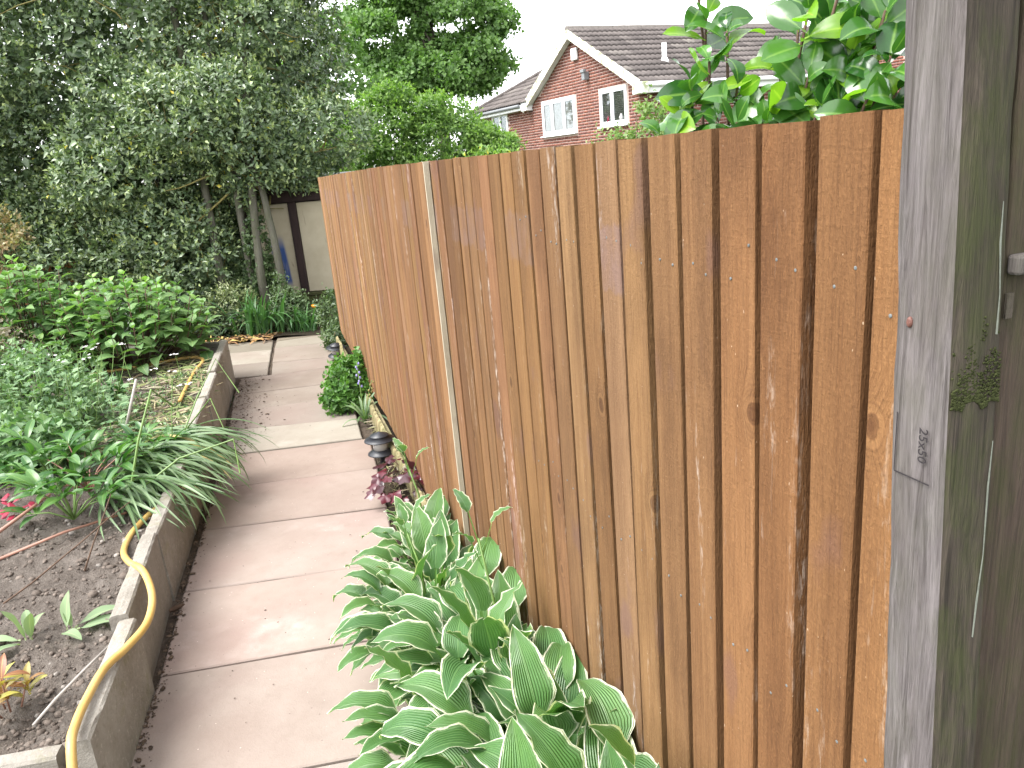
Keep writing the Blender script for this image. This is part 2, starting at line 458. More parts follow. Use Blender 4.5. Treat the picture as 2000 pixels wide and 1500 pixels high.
def hosta_mat():
    m, t, b = new_mat('hosta_leaf', 0.38, 0.6)
    uv = t.nodes.new('ShaderNodeUVMap').outputs[0]
    s = nd(t, 'SeparateXYZ', {0: uv})
    oi = t.nodes.new('ShaderNodeObjectInfo')
    r = oi.outputs['Random']
    u = math_(t, 'ABSOLUTE', math_(t, 'MULTIPLY', math_(t, 'SUBTRACT', s.outputs[0], 0.5), 2.0))
    rv = math_(t, 'MULTIPLY', r, 31.0)
    cv = nd(t, 'CombineXYZ', {0: math_(t, 'MULTIPLY', s.outputs[0], 14.0), 1: math_(t, 'MULTIPLY', s.outputs[1], 5.0), 2: rv}).outputs[0]
    jag = noise(t, cv, 1.6, 4, 0.7)
    edge = math_(t, 'ADD', u, math_(t, 'MULTIPLY', math_(t, 'SUBTRACT', jag, 0.5), 0.48))
    tipf = math_(t, 'MULTIPLY', maprange(t, s.outputs[1], 0.9, 1.0), 0.25)
    edge = math_(t, 'ADD', edge, tipf)
    wht = maprange(t, edge, 0.865, 0.905)
    semi = maprange(t, edge, 0.70, 0.80)
    green = mix(t, r, (0.055, 0.15, 0.042), (0.12, 0.25, 0.066))
    n = noise(t, cv, 0.5, 3)
    green = mix(t, math_(t, 'MULTIPLY', maprange(t, n, 0.4, 0.7), 0.35), green, (0.085, 0.2, 0.08))
    vein = math_(t, 'SINE', math_(t, 'MULTIPLY', u, 50.0))
    vfade = maprange(t, s.outputs[1], 1.0, 0.75)
    vf = math_(t, 'MULTIPLY', maprange(t, vein, 0.35, 1.0), math_(t, 'MULTIPLY', vfade, 0.40))
    green = mix(t, vf, green, (0.17, 0.30, 0.11))
    green = mix(t, maprange(t, u, 0.05, 0.0, 0.0, 0.6), green, (0.2, 0.34, 0.13))
    col = mix(t, math_(t, 'MULTIPLY', semi, 0.55), green, (0.17, 0.28, 0.13))
    col = mix(t, wht, col, (0.70, 0.71, 0.55))
    stem = math_(t, 'LESS_THAN', s.outputs[1], 0.004)
    col = mix(t, stem, col, (0.12, 0.24, 0.06))
    t.links.new(col, b.inputs['Base Color'])
    bump(t, b, math_(t, 'MULTIPLY', vein, math_(t, 'MULTIPLY', vfade, -1.0)), 0.55, 0.003)
    tc = mix(t, 1.0, col, (1.25, 1.5, 0.6), 'MULTIPLY')
    tr = nd(t, 'BsdfTranslucent', {'Color': tc})
    ms = nd(t, 'MixShader', {0: 0.28, 1: b.outputs[0], 2: tr.outputs[0]})
    t.links.new(ms.outputs[0], t.nodes['Material Output'].inputs[0])
    return m
MAT['hosta'] = hosta_mat()

MAT['holly'] = leaf_mat('holly_leaf', (0.055, 0.097, 0.047), (0.17, 0.235, 0.115), (0.34, 0.41, 0.14), (0.5, 0.42, 0.04), 0.36, 0.6, 0.16, 0.1)
MAT['bigtree'] = leaf_mat('maple_leaf', (0.065, 0.14, 0.034), (0.15, 0.26, 0.07), (0.2, 0.32, 0.09), rough=0.5, trans=0.3, rib=0)
MAT['midshrub'] = leaf_mat('bright_shrub_leaf', (0.07, 0.15, 0.03), (0.165, 0.28, 0.065), (0.28, 0.4, 0.11), rough=0.5, trans=0.35, rib=0.1)
MAT['dogwood'] = leaf_mat('variegated_shrub_leaf', (0.09, 0.17, 0.04), (0.19, 0.28, 0.09), (0.4, 0.45, 0.25), rough=0.5, trans=0.35, rib=0.2)
MAT['camellia'] = leaf_mat('camellia_leaf', (0.02, 0.075, 0.014), (0.065, 0.18, 0.025), (0.12, 0.27, 0.02), rough=0.2, spec=0.7, trans=0.28, rib=0.5)
MAT['hydrangea'] = leaf_mat('hydrangea_leaf', (0.085, 0.175, 0.058), (0.175, 0.29, 0.105), (0.2, 0.34, 0.07), rough=0.5, trans=0.3, rib=0.35)
MAT['geranium'] = leaf_mat('geranium_leaf', (0.07, 0.15, 0.06), (0.19, 0.30, 0.15), (0.24, 0.34, 0.17), rough=0.55, trans=0.25)
MAT['peony'] = leaf_mat('peony_leaf', (0.03, 0.10, 0.025), (0.085, 0.19, 0.04), (0.14, 0.27, 0.05), rough=0.35, spec=0.55, trans=0.25, rib=0.4)
MAT['blade'] = leaf_mat('strap_leaf', (0.06, 0.125, 0.042), (0.18, 0.26, 0.14), (0.25, 0.32, 0.18), (0.38, 0.30, 0.11), rough=0.42, trans=0.25, rib=0.5)
MAT['iris'] = leaf_mat('iris_leaf', (0.035, 0.10, 0.03), (0.085, 0.19, 0.06), (0.13, 0.26, 0.08), rough=0.45, trans=0.25, rib=0.2)
MAT['heuchera'] = leaf_mat('purple_leaf', (0.03, 0.006, 0.011), (0.095, 0.014, 0.024), (0.22, 0.03, 0.04), rough=0.3, spec=0.6, trans=0.15, rib=0.0)
MAT['aquilegia'] = leaf_mat('small_green_leaf', (0.045, 0.125, 0.025), (0.105, 0.23, 0.045), (0.17, 0.32, 0.06), rough=0.5, trans=0.3)
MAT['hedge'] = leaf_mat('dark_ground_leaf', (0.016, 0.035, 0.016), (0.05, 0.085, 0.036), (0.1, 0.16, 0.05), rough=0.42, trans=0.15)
MAT['varieg'] = leaf_mat('cream_edged_leaf', (0.07, 0.11, 0.04), (0.24, 0.28, 0.13), (0.4, 0.42, 0.24), rough=0.45, trans=0.2)
MAT['ivy'] = leaf_mat('ivy_leaf', (0.035, 0.07, 0.025), (0.11, 0.165, 0.07), (0.2, 0.26, 0.13), rough=0.42, trans=0.2, rib=0.3)
MAT['lamb'] = leaf_mat('felted_grey_leaf', (0.19, 0.26, 0.15), (0.25, 0.33, 0.19), (0.3, 0.38, 0.24), rough=0.9, spec=0.1, trans=0.2, rib=0.2)
MAT['sapling'] = leaf_mat('reddening_leaf', (0.2, 0.055, 0.03), (0.34, 0.32, 0.07), (0.38, 0.36, 0.12), rough=0.4, trans=0.3, rib=0.3)
MAT['maple'] = leaf_mat('pink_green_leaf', (0.18, 0.2, 0.07), (0.4, 0.27, 0.16), (0.5, 0.45, 0.3), rough=0.5, trans=0.3)
MAT['pink_spray'] = leaf_mat('brownish_spray_leaf', (0.07, 0.09, 0.05), (0.2, 0.16, 0.12), (0.3, 0.25, 0.2), rough=0.6, trans=0.2)

# ------------------------------------------------------------------ object helpers
def tag(o, label=None, cat=None, group=None, kind=None):
    if label:
        o['label'] = label
    if cat:
        o['category'] = cat
    if group:
        o['group'] = group
    if kind:
        o['kind'] = kind
    return o

def empty(name, loc=(0, 0, 0), rz=0.0):
    o = bpy.data.objects.new(name, None)
    C.objects.link(o)
    o.location = loc
    o.rotation_euler = (0, 0, rz)
    o.empty_display_size = 0.1
    return o

def link(name, me, parent=None, mtx=None, mat=None):
    o = bpy.data.objects.new(name, me)
    C.objects.link(o)
    if mat is not None and not me.materials:
        me.materials.append(mat)
    if parent is not None:
        o.parent = parent           # matrix given is in the parent's space
    if mtx is not None:
        o.matrix_local = mtx
    return o

class MB:
    """collects shapes for one mesh"""
    mirror = False
    def __init__(self):
        self.v, self.f, self.uv, self.col = [], [], [], []
    def add(self, v, f):
        b = len(self.v)
        self.v += [tuple(p) for p in v]
        self.f += [tuple(i + b for i in q) for q in f]
        return self
    def box(self, x0, x1, y0, y1, z0, z1, m=None):
        v = [Vector((x, y, z)) for z in (z0, z1) for y in (y0, y1) for x in (x0, x1)]
        if m is not None:
            v = [m @ p for p in v]
        return self.add(v, [(0, 2, 3, 1), (4, 5, 7, 6), (0, 1, 5, 4), (2, 6, 7, 3), (0, 4, 6, 2), (1, 3, 7, 5)])
    def tube(self, pts, rad, n=8, cap=True):
        pts = [Vector(p) for p in pts]
        k = len(pts)
        rad = rad if isinstance(rad, (list, tuple)) else [rad] * k
        v = []
        prev = None
        for i, p in enumerate(pts):
            d = (pts[min(i + 1, k - 1)] - pts[max(i - 1, 0)]).normalized()
            if prev is None:
                a = d.orthogonal().normalized()
            else:
                a = (prev - d * prev.dot(d))
                a = a.normalized() if a.length > 1e-6 else d.orthogonal().normalized()
            prev = a
            b = d.cross(a)
            for j in range(n):
                t = 2 * math.pi * j / n
                v.append(p + (a * math.cos(t) + b * math.sin(t)) * rad[i])
        f = []
        for i in range(k - 1):
            for j in range(n):
                j2 = (j + 1) % n
                f.append((i * n + j, i * n + j2, (i + 1) * n + j2, (i + 1) * n + j))
        if cap:
            f.append(tuple(reversed(range(n))))
            f.append(tuple((k - 1) * n + j for j in range(n)))
        return self.add(v, f)
    def lathe(self, prof, n=24, m=None):
        v = []
        for (r, z) in prof:
            for j in range(n):
                t = 2 * math.pi * j / n
                p = Vector((r * math.cos(t), r * math.sin(t), z))
                v.append(m @ p if m is not None else p)
        f = []
        for i in range(len(prof) - 1):
            for j in range(n):
                j2 = (j + 1) % n
                f.append((i * n + j, i * n + j2, (i + 1) * n + j2, (i + 1) * n + j))
        f.append(tuple(reversed(range(n))))
        f.append(tuple((len(prof) - 1) * n + j for j in range(n)))
        return self.add(v, f)
    def mesh(self, name, mat, smooth=False):
        me = bpy.data.meshes.new(name)
        if MB.mirror:               # shapes written with Y to the path side, stored with Y away from it
            self.v = [(p[0], -p[1], p[2]) for p in self.v]
            self.f = [q[::-1] for q in self.f]
        me.from_pydata(self.v, [], self.f)
        me.materials.append(mat)
        if smooth:
            me.polygons.foreach_set('use_smooth', [True] * len(me.polygons))
        me.update()
        return me
    def build(self, name, mat, parent=None, mtx=None, smooth=False):
        return link(name, self.mesh(name, mat, smooth), parent, mtx)

def bevel(o, w=0.004, seg=2):
    m = o.modifiers.new('bevel', 'BEVEL')
    m.width = w
    m.segments = seg
    m.limit_method = 'ANGLE'
    return o

def frac(p, s=1.0, o=4):
    """fractal noise in -1..1"""
    return mnoise.fractal(Vector(p) * s, 1.0, 2.0, o)

def frame(axis, ref):
    """rotation whose X is axis and whose Z leans to ref"""
    x = Vector(axis).normalized()
    r = Vector(ref)
    z = r - x * r.dot(x)
    if z.length < 1e-5:
        z = x.orthogonal()
    z.normalize()
    y = z.cross(x)
    return Matrix((x, y, z)).transposed()

def mtx(pos, axis, ref, s=1.0):
    m = frame(axis, ref).to_4x4()
    if not isinstance(s, (int, float)):
        m = m @ Matrix.Diagonal((s[0], s[1], s[2], 1))
    else:
        m = m @ Matrix.Scale(s, 4)
    m.translation = pos
    return m

# a leaf template is (verts Nx3, quads, uv per vertex)
def leaf(L, W, nl, nw, prof, e0, e1, pet=0.0, fold=0.25, wave=0.0, wf=3.0, ph=0.0, bendp=1.3, pw=0.004, side=0.0, crinkle=0.0):
    """leaf along +X, face up; its centre line turns from elevation e0 to e1 (radians) over the blade"""
    V, F, U = [], [], []
    p = Vector((0, 0, 0))
    if pet > 0:                                   # stalk
        k = 4
        for i in range(k + 1):
            e = e0
            q = Vector((math.cos(e), 0, math.sin(e))) * (pet * i / k)
            nrm = Vector((-math.sin(e), 0, math.cos(e)))
            wdt = pw * (1.25 - 0.4 * i / k)
            for (a, b) in ((-1, 0.25), (0, -0.7), (1, 0.25)):
                V.append(q + Vector((0, a * wdt, 0)) + nrm * (b * wdt))
                U.append((0.5, 0.0))
        for i in range(k):
            for j in range(2):
                F.append((i * 3 + j, i * 3 + j + 1, (i + 1) * 3 + j + 1, (i + 1) * 3 + j))
        p = Vector((math.cos(e0), 0, math.sin(e0))) * pet
    base = len(V)
    ds = L / nl
    for i in range(nl + 1):
        v = i / nl
        e = e0 + (e1 - e0) * (v ** bendp)
        if i:
            p = p + Vector((math.cos(e), math.sin(side * v), math.sin(e))) * ds
        nrm = Vector((-math.sin(e), 0, math.cos(e)))
        hw = W * 0.5 * prof(v)
        for j in range(nw + 1):
            u = -1 + 2 * j / nw
            off = abs(u) * hw * math.sin(fold) + wave * L * (u * u) * math.sin(wf * 6.283 * v + ph + (1.7 if u > 0 else 0))
            off += crinkle * L * math.sin(u * 9 + v * 3) * 0.5
            V.append(p + Vector((0, u * hw * math.cos(fold), 0)) + nrm * off)
            U.append((0.5 + u * 0.5, 0.01 + v * 0.99))
    for i in range(nl):
        for j in range(nw):
            a = base + i * (nw + 1) + j
            F.append((a, a + 1, a + nw + 2, a + nw + 1))
    return np.array([tuple(q) for q in V]), F, U

def pr_ovate(v):        # broad below the middle, pointed tip
    return (math.sin(math.pi * min(1, v ** 0.62)) ** 0.8) * (1 - 0.25 * v) * 1.1 if v < 1 else 0.0
def pr_ell(v):
    return math.sin(math.pi * v) ** 0.75 if 0 < v < 1 else 0.0
def pr_strap(v):
    return (min(1, 0.55 + v * 1.6)) * (1 - max(0, v - 0.55) / 0.45) ** 0.6 if v < 1 else 0.0
def pr_heart(v):
    return (0.35 + 0.65 * min(1, v * 5)) * math.cos(max(0, v - 0.22) / 0.78 * math.pi / 2) ** 0.85 if v < 1 else 0.0

def lmesh(name, tpl, mat, smooth=True):
    V, F, U = tpl
    me = bpy.data.meshes.new(name)
    me.from_pydata(V.tolist(), [], F)
    uv = me.uv_layers.new(name='UVMap')
    li = np.zeros(len(me.loops), dtype=np.int32)
    me.loops.foreach_get('vertex_index', li)
    uv.data.foreach_set('uv', np.array(U)[li].astype(np.float32).ravel())
    if smooth:
        me.polygons.foreach_set('use_smooth', [True] * len(me.polygons))
    me.materials.append(mat)
    me.update()
    return me

def merged(name, tpls, items, mat, parent=None, smooth=True, local=None):
    """items: list of (template index, 4x4 Matrix, colour); ONE mesh of all of them"""
    groups = {}
    for it in items:
        groups.setdefault(it[0], []).append(it)
    vs_, loops, starts, totals, uvs, cols = [], [], [], [], [], []
    vb = lb = 0
    for ti, its in groups.items():
        V, F, U = tpls[ti]
        U = np.array(U)
        M = np.array([np.array(i[1]) for i in its])
        k, nv = len(its), len(V)
        W = np.einsum('kij,nj->kni', M[:, :3, :3], V) + M[:, None, :3, 3]
        vs_.append(W.reshape(-1, 3))
        fl = np.concatenate([np.array(f) for f in F])
        tot = np.array([len(f) for f in F])
        off = (np.arange(k) * nv)[:, None] + vb
        loops.append((fl[None, :] + off).ravel())
        totals.append(np.tile(tot, k))
        uvs.append(np.tile(U[fl], (k, 1)))
        cc = np.array([i[2] for i in its], dtype=np.float32)
        cols.append(np.repeat(cc, nv, axis=0))
        vb += k * nv
    P = np.concatenate(vs_).astype(np.float32)
    lo = np.concatenate(loops).astype(np.int32)
    to = np.concatenate(totals).astype(np.int32)
    st = np.concatenate(([0], np.cumsum(to)[:-1])).astype(np.int32)
    me = bpy.data.meshes.new(name)
    me.vertices.add(len(P))
    me.vertices.foreach_set('co', P.ravel())
    me.loops.add(len(lo))
    me.loops.foreach_set('vertex_index', lo)
    me.polygons.add(len(to))
    me.polygons.foreach_set('loop_start', st)
    me.polygons.foreach_set('loop_total', to)
    me.update(calc_edges=True)
    uv = me.uv_layers.new(name='UVMap')
    uv.data.foreach_set('uv', np.concatenate(uvs).astype(np.float32).ravel())
    ca = me.color_attributes.new('Col', 'FLOAT_COLOR', 'POINT')
    c4 = np.ones((len(P), 4), dtype=np.float32)
    c4[:, :3] = np.concatenate(cols)[:, :3]
    ca.data.foreach_set('color', c4.ravel())
    if smooth:
        me.polygons.foreach_set('use_smooth', np.ones(len(to), dtype=bool))
    me.materials.append(mat)
    me.validate()
    return link(name, me, parent, local)

def parts(parent, name, tpls, items, mat, limit=300, rest=None):
    """alike pieces as single objects sharing mesh data; beyond the limit the far ones become ONE stuff part.
    items in the parent's own space"""
    pw = parent.matrix_world if parent else Matrix()
    loc = Matrix.LocRotScale(parent.location, parent.rotation_euler, parent.scale) if parent else Matrix()
    items = sorted(items, key=lambda it: ((loc @ it[1].translation) - CAM).length)
    mes = {}
    for it in items[:limit]:
        if it[0] not in mes:
            mes[it[0]] = lmesh(name, tpls[it[0]], mat)
        o = bpy.data.objects.new(name, mes[it[0]])
        C.objects.link(o)
        o.parent = parent
        o.matrix_local = it[1]
    if len(items) > limit:
        r = merged(rest or name + '_mass', tpls, items[limit:], mat, parent)
        r['kind'] = 'stuff'

# simple folded four-triangle leaf for crowns
def small_leaf(w=0.45, fold=0.22, bend=0.12):
    V = np.array([(0, 0, 0), (0.38, w * .5, fold * w), (0.4, 0, 0.0), (0.38, -w * .5, fold * w), (1, 0, -bend)])
    return V, [(0, 2, 1), (0, 3, 2), (1, 2, 4), (2, 3, 4)], [(0.5, 0), (1, .4), (.5, .4), (0, .4), (.5, 1)]
SL = [small_leaf(0.5), small_leaf(0.62, 0.35, 0.2), small_leaf(0.4, 0.1, 0.05)]
BL = [small_leaf(0.95, 0.2, 0.15), small_leaf(0.8, 0.3, 0.25), small_leaf(1.05, 0.1, 0.05)]

def rdir(rng):
    z = rng.uniform(-1, 1)
    t = rng.uniform(0, 6.2832)
    s = math.sqrt(1 - z * z)
    return Vector((s * math.cos(t), s * math.sin(t), z))

def tips_in(blobs, n, rng, shell=(0.7, 1.02), up=0.25, zmin=-9, face=None):
    """points with outward directions spread over a union of ellipsoids"""
    wts = [b[1][0] * b[1][2] + b[1][0] * b[1][1] for b in blobs]
    out = []
    tries = 0
    while len(out) < n and tries < n * 12:
        tries += 1
        b = rng.choices(blobs, wts)[0]
        d = rdir(rng)
        if face is not None and d.dot(face) < -0.25 and rng.random() < 0.8:
            continue
        k = shell[0] + (shell[1] - shell[0]) * rng.random() ** 0.6
        p = Vector(b[0]) + Vector((d.x * b[1][0], d.y * b[1][1], d.z * b[1][2])) * k
        if p.z < zmin:
            continue
        nrm = Vector((d.x / b[1][0], d.y / b[1][1], d.z / b[1][2])).normalized()
        deep = False
        for q in blobs:
            if q is b:
                continue
            e = p - Vector(q[0])
            if (e.x / q[1][0]) ** 2 + (e.y / q[1][1]) ** 2 + (e.z / q[1][2]) ** 2 < 0.42:
                deep = True
                break
        if deep and rng.random() < 0.85:
            continue
        out.append((p, (nrm + Vector((0, 0, up)) + rdir(rng) * 0.45).normalized(), k))
    return out

def crown_items(tips, per, size, rng, tip_light=0.5, yellow=0.0, spread=0.09, ntpl=3):
    it = []
    for (p, d, k) in tips:
        a = d.orthogonal().normalized()
        b = d.cross(a)
        tl = rng.random()
        for i in range(per):
            f = i / max(1, per - 1)
            t = i * 2.4 + rng.uniform(-.5, .5)
            ang = R(75) - R(48) * f + rng.uniform(-.25, .25)
            ax = d * math.cos(ang) + (a * math.cos(t) + b * math.sin(t)) * math.sin(ang)
            ps = p + d * (spread * (f - 0.6)) + rdir(rng) * spread * 0.35
            s = rng.uniform(*size) * (1.05 - 0.3 * f)
            g = tip_light * max(0, f - 0.55) / 0.45 * (0.4 + 0.6 * tl) if tl > 0.35 else 0
            it.append((rng.randrange(ntpl), mtx(ps, ax, d + rdir(rng) * 0.5, s), (rng.random() * 0.999, g, 1.0 if rng.random() < yellow else 0.0)))
    return it

def subblobs(blobs, n, rng, r=(0.25, 0.45), flat=0.8):
    out = list(blobs)
    for i in range(n):
        b = rng.choice(blobs)
        d = rdir(rng)
        p = Vector(b[0]) + Vector((d.x * b[1][0], d.y * b[1][1], d.z * b[1][2])) * rng.uniform(0.75, 1.0)
        s = rng.uniform(*r)
        out.append((p, (s, s, s * flat)))
    return out

# ------------------------------------------------------------------ the setting: ground, path, soil
g = MB()
g.add([(-150, -60, -0.06), (150, -60, -0.06), (150, 250, -0.06), (-150, 250, -0.06)], [(0, 1, 2, 3)])
tag(g.build('ground', MAT['grass']), kind='structure')

path = MB()
path.add([(-1.05, 0.6, -0.022), (0.1, 0.6, -0.022), (-0.45, 3.0, -0.022), (-1.75, 8.9, -0.022), (-5.6, 8.9, -0.022), (-5.6, 6.5, -0.022), (-2.3, 6.2, -0.022)],
         [(0, 1, 2, 3, 4, 5, 6)])
path_o = tag(path.build('path', MAT['litter_soil']), kind='structure')

rng = random.Random(4)
def slab(q, color, dz=0.0):
    """one paving slab from four corners (near left, near right, far right, far left)"""
    c = sum((Vector((p[0], p[1], 0)) for p in q), Vector()) / 4
    gap = 0.004
    top = []
    n = 5
    # outline with slightly chipped edges
    for k in range(4):
        a, b = Vector((q[k][0], q[k][1], 0)) - c, Vector((q[(k + 1) % 4][0], q[(k + 1) % 4][1], 0)) - c
        for i in range(n):
            p = a.lerp(b, i / n)
            p = p - p.normalized() * (gap + abs(rng.gauss(0, 0.0022)))
            top.append(p)
    m = MB()
    k = len(top)
    tz = [dz + rng.uniform(-.0015, .0015) for _ in range(4)]
    def zz(p):
        return dz + 0.004 * (p.x * tx + p.y * ty)
    tx, ty = rng.uniform(-1, 1), rng.uniform(-1, 1)
    inner = [p * 0.985 for p in top]
    v = [(p.x, p.y, zz(p)) for p in inner] + [(p.x, p.y, zz(p) - 0.005) for p in top] + [(p.x, p.y, -0.05) for p in top]
    f = [tuple(range(k))]
    for i in range(k):
        j = (i + 1) % k
        f.append((i, k + i, k + j, j)[::-1])
        f.append((k + i, 2 * k + i, 2 * k + j, k + j)[::-1])
    m.add(v, f)
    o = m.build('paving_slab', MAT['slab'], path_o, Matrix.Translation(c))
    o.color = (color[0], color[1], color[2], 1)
    return o

JL = [(-1.10, 1.21), (-1.235, 1.78), (-1.335, 2.35), (-1.475, 2.925), (-1.61, 3.52), (-1.745, 4.05), (-1.88, 4.595), (-2.01, 5.10), (-2.13, 5.555), (-2.26, 6.02), (-2.37, 6.53)]
JR = [(-0.20, 1.37), (-0.31, 1.91), (-0.43, 2.485), (-0.565, 3.03), (-0.69, 3.61), (-0.815, 4.155), (-0.945, 4.688), (-1.10, 5.12), (-1.215, 5.70), (-1.32, 6.155), (-1.45, 6.72)]
near_cols = [(0.96, 0.93, 0.92), (0.97, 0.90, 0.87), (1.12, 1.03, 1.0), (1.05, 0.98, 0.96), (0.98, 0.9, 0.87), (0.92, 0.83, 0.79), (1.0, 1.0, 0.96), (0.85, 0.83, 0.80), (0.80, 0.77, 0.73), (0.80, 0.76, 0.72)]
for i in range(10):
    c = near_cols[i]
    if i == 6:
        slab([(JL[i][0] + .03, JL[i][1]), (JR[i][0] - .045, JR[i][1]), JR[i + 1], JL[i + 1]], (1.02, 1.06, 1.0), 0.004)
    else:
        slab([JL[i], JR[i], JR[i + 1], JL[i + 1]], c, rng.uniform(-.003, .003))
# beyond the corner of the bed the path is two columns wide
GL = [(-2.115, 6.58), (-2.235, 7.06), (-2.385, 7.68), (-2.46, 8.02), (-2.56, 8.5)]
GR = [(-1.45, 6.72), (-1.55, 7.08), (-1.70, 7.745), (-1.82, 8.20), (-1.92, 8.62)]
for i in range(4):
    slab([GL[i], GR[i], GR[i + 1], GL[i + 1]], [(0.85, 0.82, 0.78), (0.86, 0.82, 0.77), (0.8, 0.8, 0.72), (0.62, 0.6, 0.5)][i], rng.uniform(-.003, .003))
rowsY = [6.60, 7.10, 7.63, 8.1]
for r_ in range(3):
    xs0 = -2.125 - 0.24 * (rowsY[r_] - 6.60) - 0.02
    xs1 = -2.125 - 0.24 * (rowsY[r_ + 1] - 6.60) - 0.02
    for k in range(4):
        slab([(xs0 - 0.88 * (k + 1), rowsY[r_] + .1 * k), (xs0 - 0.88 * k, rowsY[r_] + .1 * k), (xs1 - 0.88 * k, rowsY[r_ + 1] + .1 * k), (xs1 - 0.88 * (k + 1), rowsY[r_ + 1] + .1 * k)],
             [(0.78, 0.76, 0.72), (0.98, 1.0, 0.93), (0.66, 0.66, 0.58)][r_], rng.uniform(-.003, .003))

# planting strip along the fence
FD = Vector((0.28823, -0.95756, 0))         # along the fence, towards the near end
FN = Vector((-0.95756, -0.28823, 0))        # out of the fence, towards the path
FB = Vector((-0.398, 3.323, 0))             # a point on the fence line (s = 0)
def FP(s, off=0.0, z=0.0):
    return FB + FD * s + FN * off + Vector((0, 0, z))

def sheet(name, fn, nu, nv, mat, kind='structure', smooth=True):
    v = [fn(i / nu, j / nv) for j in range(nv + 1) for i in range(nu + 1)]
    f = [(j * (nu + 1) + i, j * (nu + 1) + i + 1, (j + 1) * (nu + 1) + i + 1, (j + 1) * (nu + 1) + i) for j in range(nv) for i in range(nu)]
    m = MB()
    m.add(v, f)
    return tag(m.build(name, mat, None, None, smooth), kind=kind)

def strip_fn(u, v):
    s = -5.2 + 8.4 * v
    a = FP(s, -0.05)
    off = max(0.03, 0.235 + 0.083 * s)
    b = FP(s, off + 0.06)
    p = a.lerp(b, u)
    q = (p - a).length - 0.05
    e = max(0.0, min(1.0, (q - off + 0.05) / 0.05))
    mound = 0.13 * max(0.0, min(1.0, (s - 1.2) / 0.7)) * max(0.0, min(1.0, 1.25 - q / max(off, .01)))
    p.z = (0.03 + mound + 0.014 * frac((p.x * 9, p.y * 9, 3))) * (1 - e) - 0.03 * e
    return p
sheet('planting_strip', strip_fn, 22, 160, MAT['darksoil'])

# wall line of the raised bed (path side), and its soil
WALL = [(-1.20, 1.70), (-1.335, 2.28), (-1.50, 2.90), (-1.645, 3.52), (-1.80, 4.13), (-1.95, 4.75), (-2.11, 5.37), (-2.27, 5.98), (-2.42, 6.55)]
def wall_x(y):
    for a, b in zip(WALL, WALL[1:]):
        if y <= b[1]:
            t = (y - a[1]) / (b[1] - a[1])
            return a[0] + (b[0] - a[0]) * t
    return WALL[-1][0]
def soil_z(x, y):
    z = 0.205 + 0.022 * (y - 1.7)
    z += 0.03 * frac((x * 1.6, y * 1.6, 0), 1, 3)
    return z
def bed_fn(u, v):
    y = 1.66 + 4.92 * v ** 1.5
    xw = wall_x(y) - 0.03
    x = xw - (4.6 * u ** 1.9)
    z = soil_z(x, y)
    dn = max(0, 1 - (y - 1.6) / 3.5)
    z += (0.012 + 0.012 * dn) * frac((x * 14, y * 14, 5), 1, 4) + 0.008 * frac((x * 40, y * 40, 9), 1, 2)
    return (x, y, z)
sheet('bed_soil', bed_fn, 150, 190, MAT['soil'])

def border_fn(u, v):
    x = -8.5 + 6.6 * u
    y = 8.15 + 4.5 * v
    return (x, y, 0.02 + 0.05 * frac((x * 1.5, y * 1.5, 2)) + 0.02 * frac((x * 9, y * 9, 4)))
sheet('border_soil', border_fn, 40, 30, MAT['darksoil'])

# clods, stones and crumbs lying on the bed, too many to count
def lump(seed, n=7, rings=4):
    V = []
    for i in range(rings + 1):
        th = math.pi * i / rings
        for j in range(n):
            p = Vector((math.sin(th) * math.cos(6.2832 * j / n), math.sin(th) * math.sin(6.2832 * j / n), math.cos(th)))
            p *= 1 + 0.42 * frac((p.x * 1.3 + seed, p.y * 1.3, p.z * 1.3), 1, 2)
            V.append((p.x * 0.5, p.y * 0.5, p.z * 0.36))
    F = [(i * n + j, i * n + (j + 1) % n, (i + 1) * n + (j + 1) % n, (i + 1) * n + j) for i in range(rings) for j in range(n)]
    return np.array(V), F, [(0.2, 0.5)] * len(V)
LUMP = [lump(3.1 * k) for k in range(6)]
rng = random.Random(8)
it = []
for i in range(9500):
    y = 1.68 + 3.9 * rng.random() ** 1.8
    x = wall_x(y) - 0.06 - 1.9 * rng.random() ** 1.2
    s = min(0.045, 0.005 + rng.expovariate(1 / 0.0055))
    c = rng.uniform(0.75, 1.5)
    col = (0.18 * c, 0.15 * c, 0.129 * c)
    if rng.random() < 0.02:
        c = rng.uniform(0.8, 1.3)
        col = (0.36 * c, 0.33 * c, 0.30 * c)
        s = rng.uniform(0.008, 0.028)
    z = soil_z(x, y) + 0.018 * frac((x * 14, y * 14, 5), 1, 4)
    m = Matrix.Translation((x, y, z + s * 0.08)) @ Matrix.Rotation(rng.uniform(0, 6.28), 4, 'Z') @ Matrix.Rotation(rng.uniform(-.6, .6), 4, 'X') @ Matrix.Diagonal((s * rng.uniform(.8, 1.4), s, s * rng.uniform(.7, 1.2), 1))
    it.append((rng.randrange(6), m, col))
tag(merged('soil_clods', LUMP, it, MAT['clod']), 'crumbly brown clods and small stones over the raised bed', 'clods', kind='stuff')

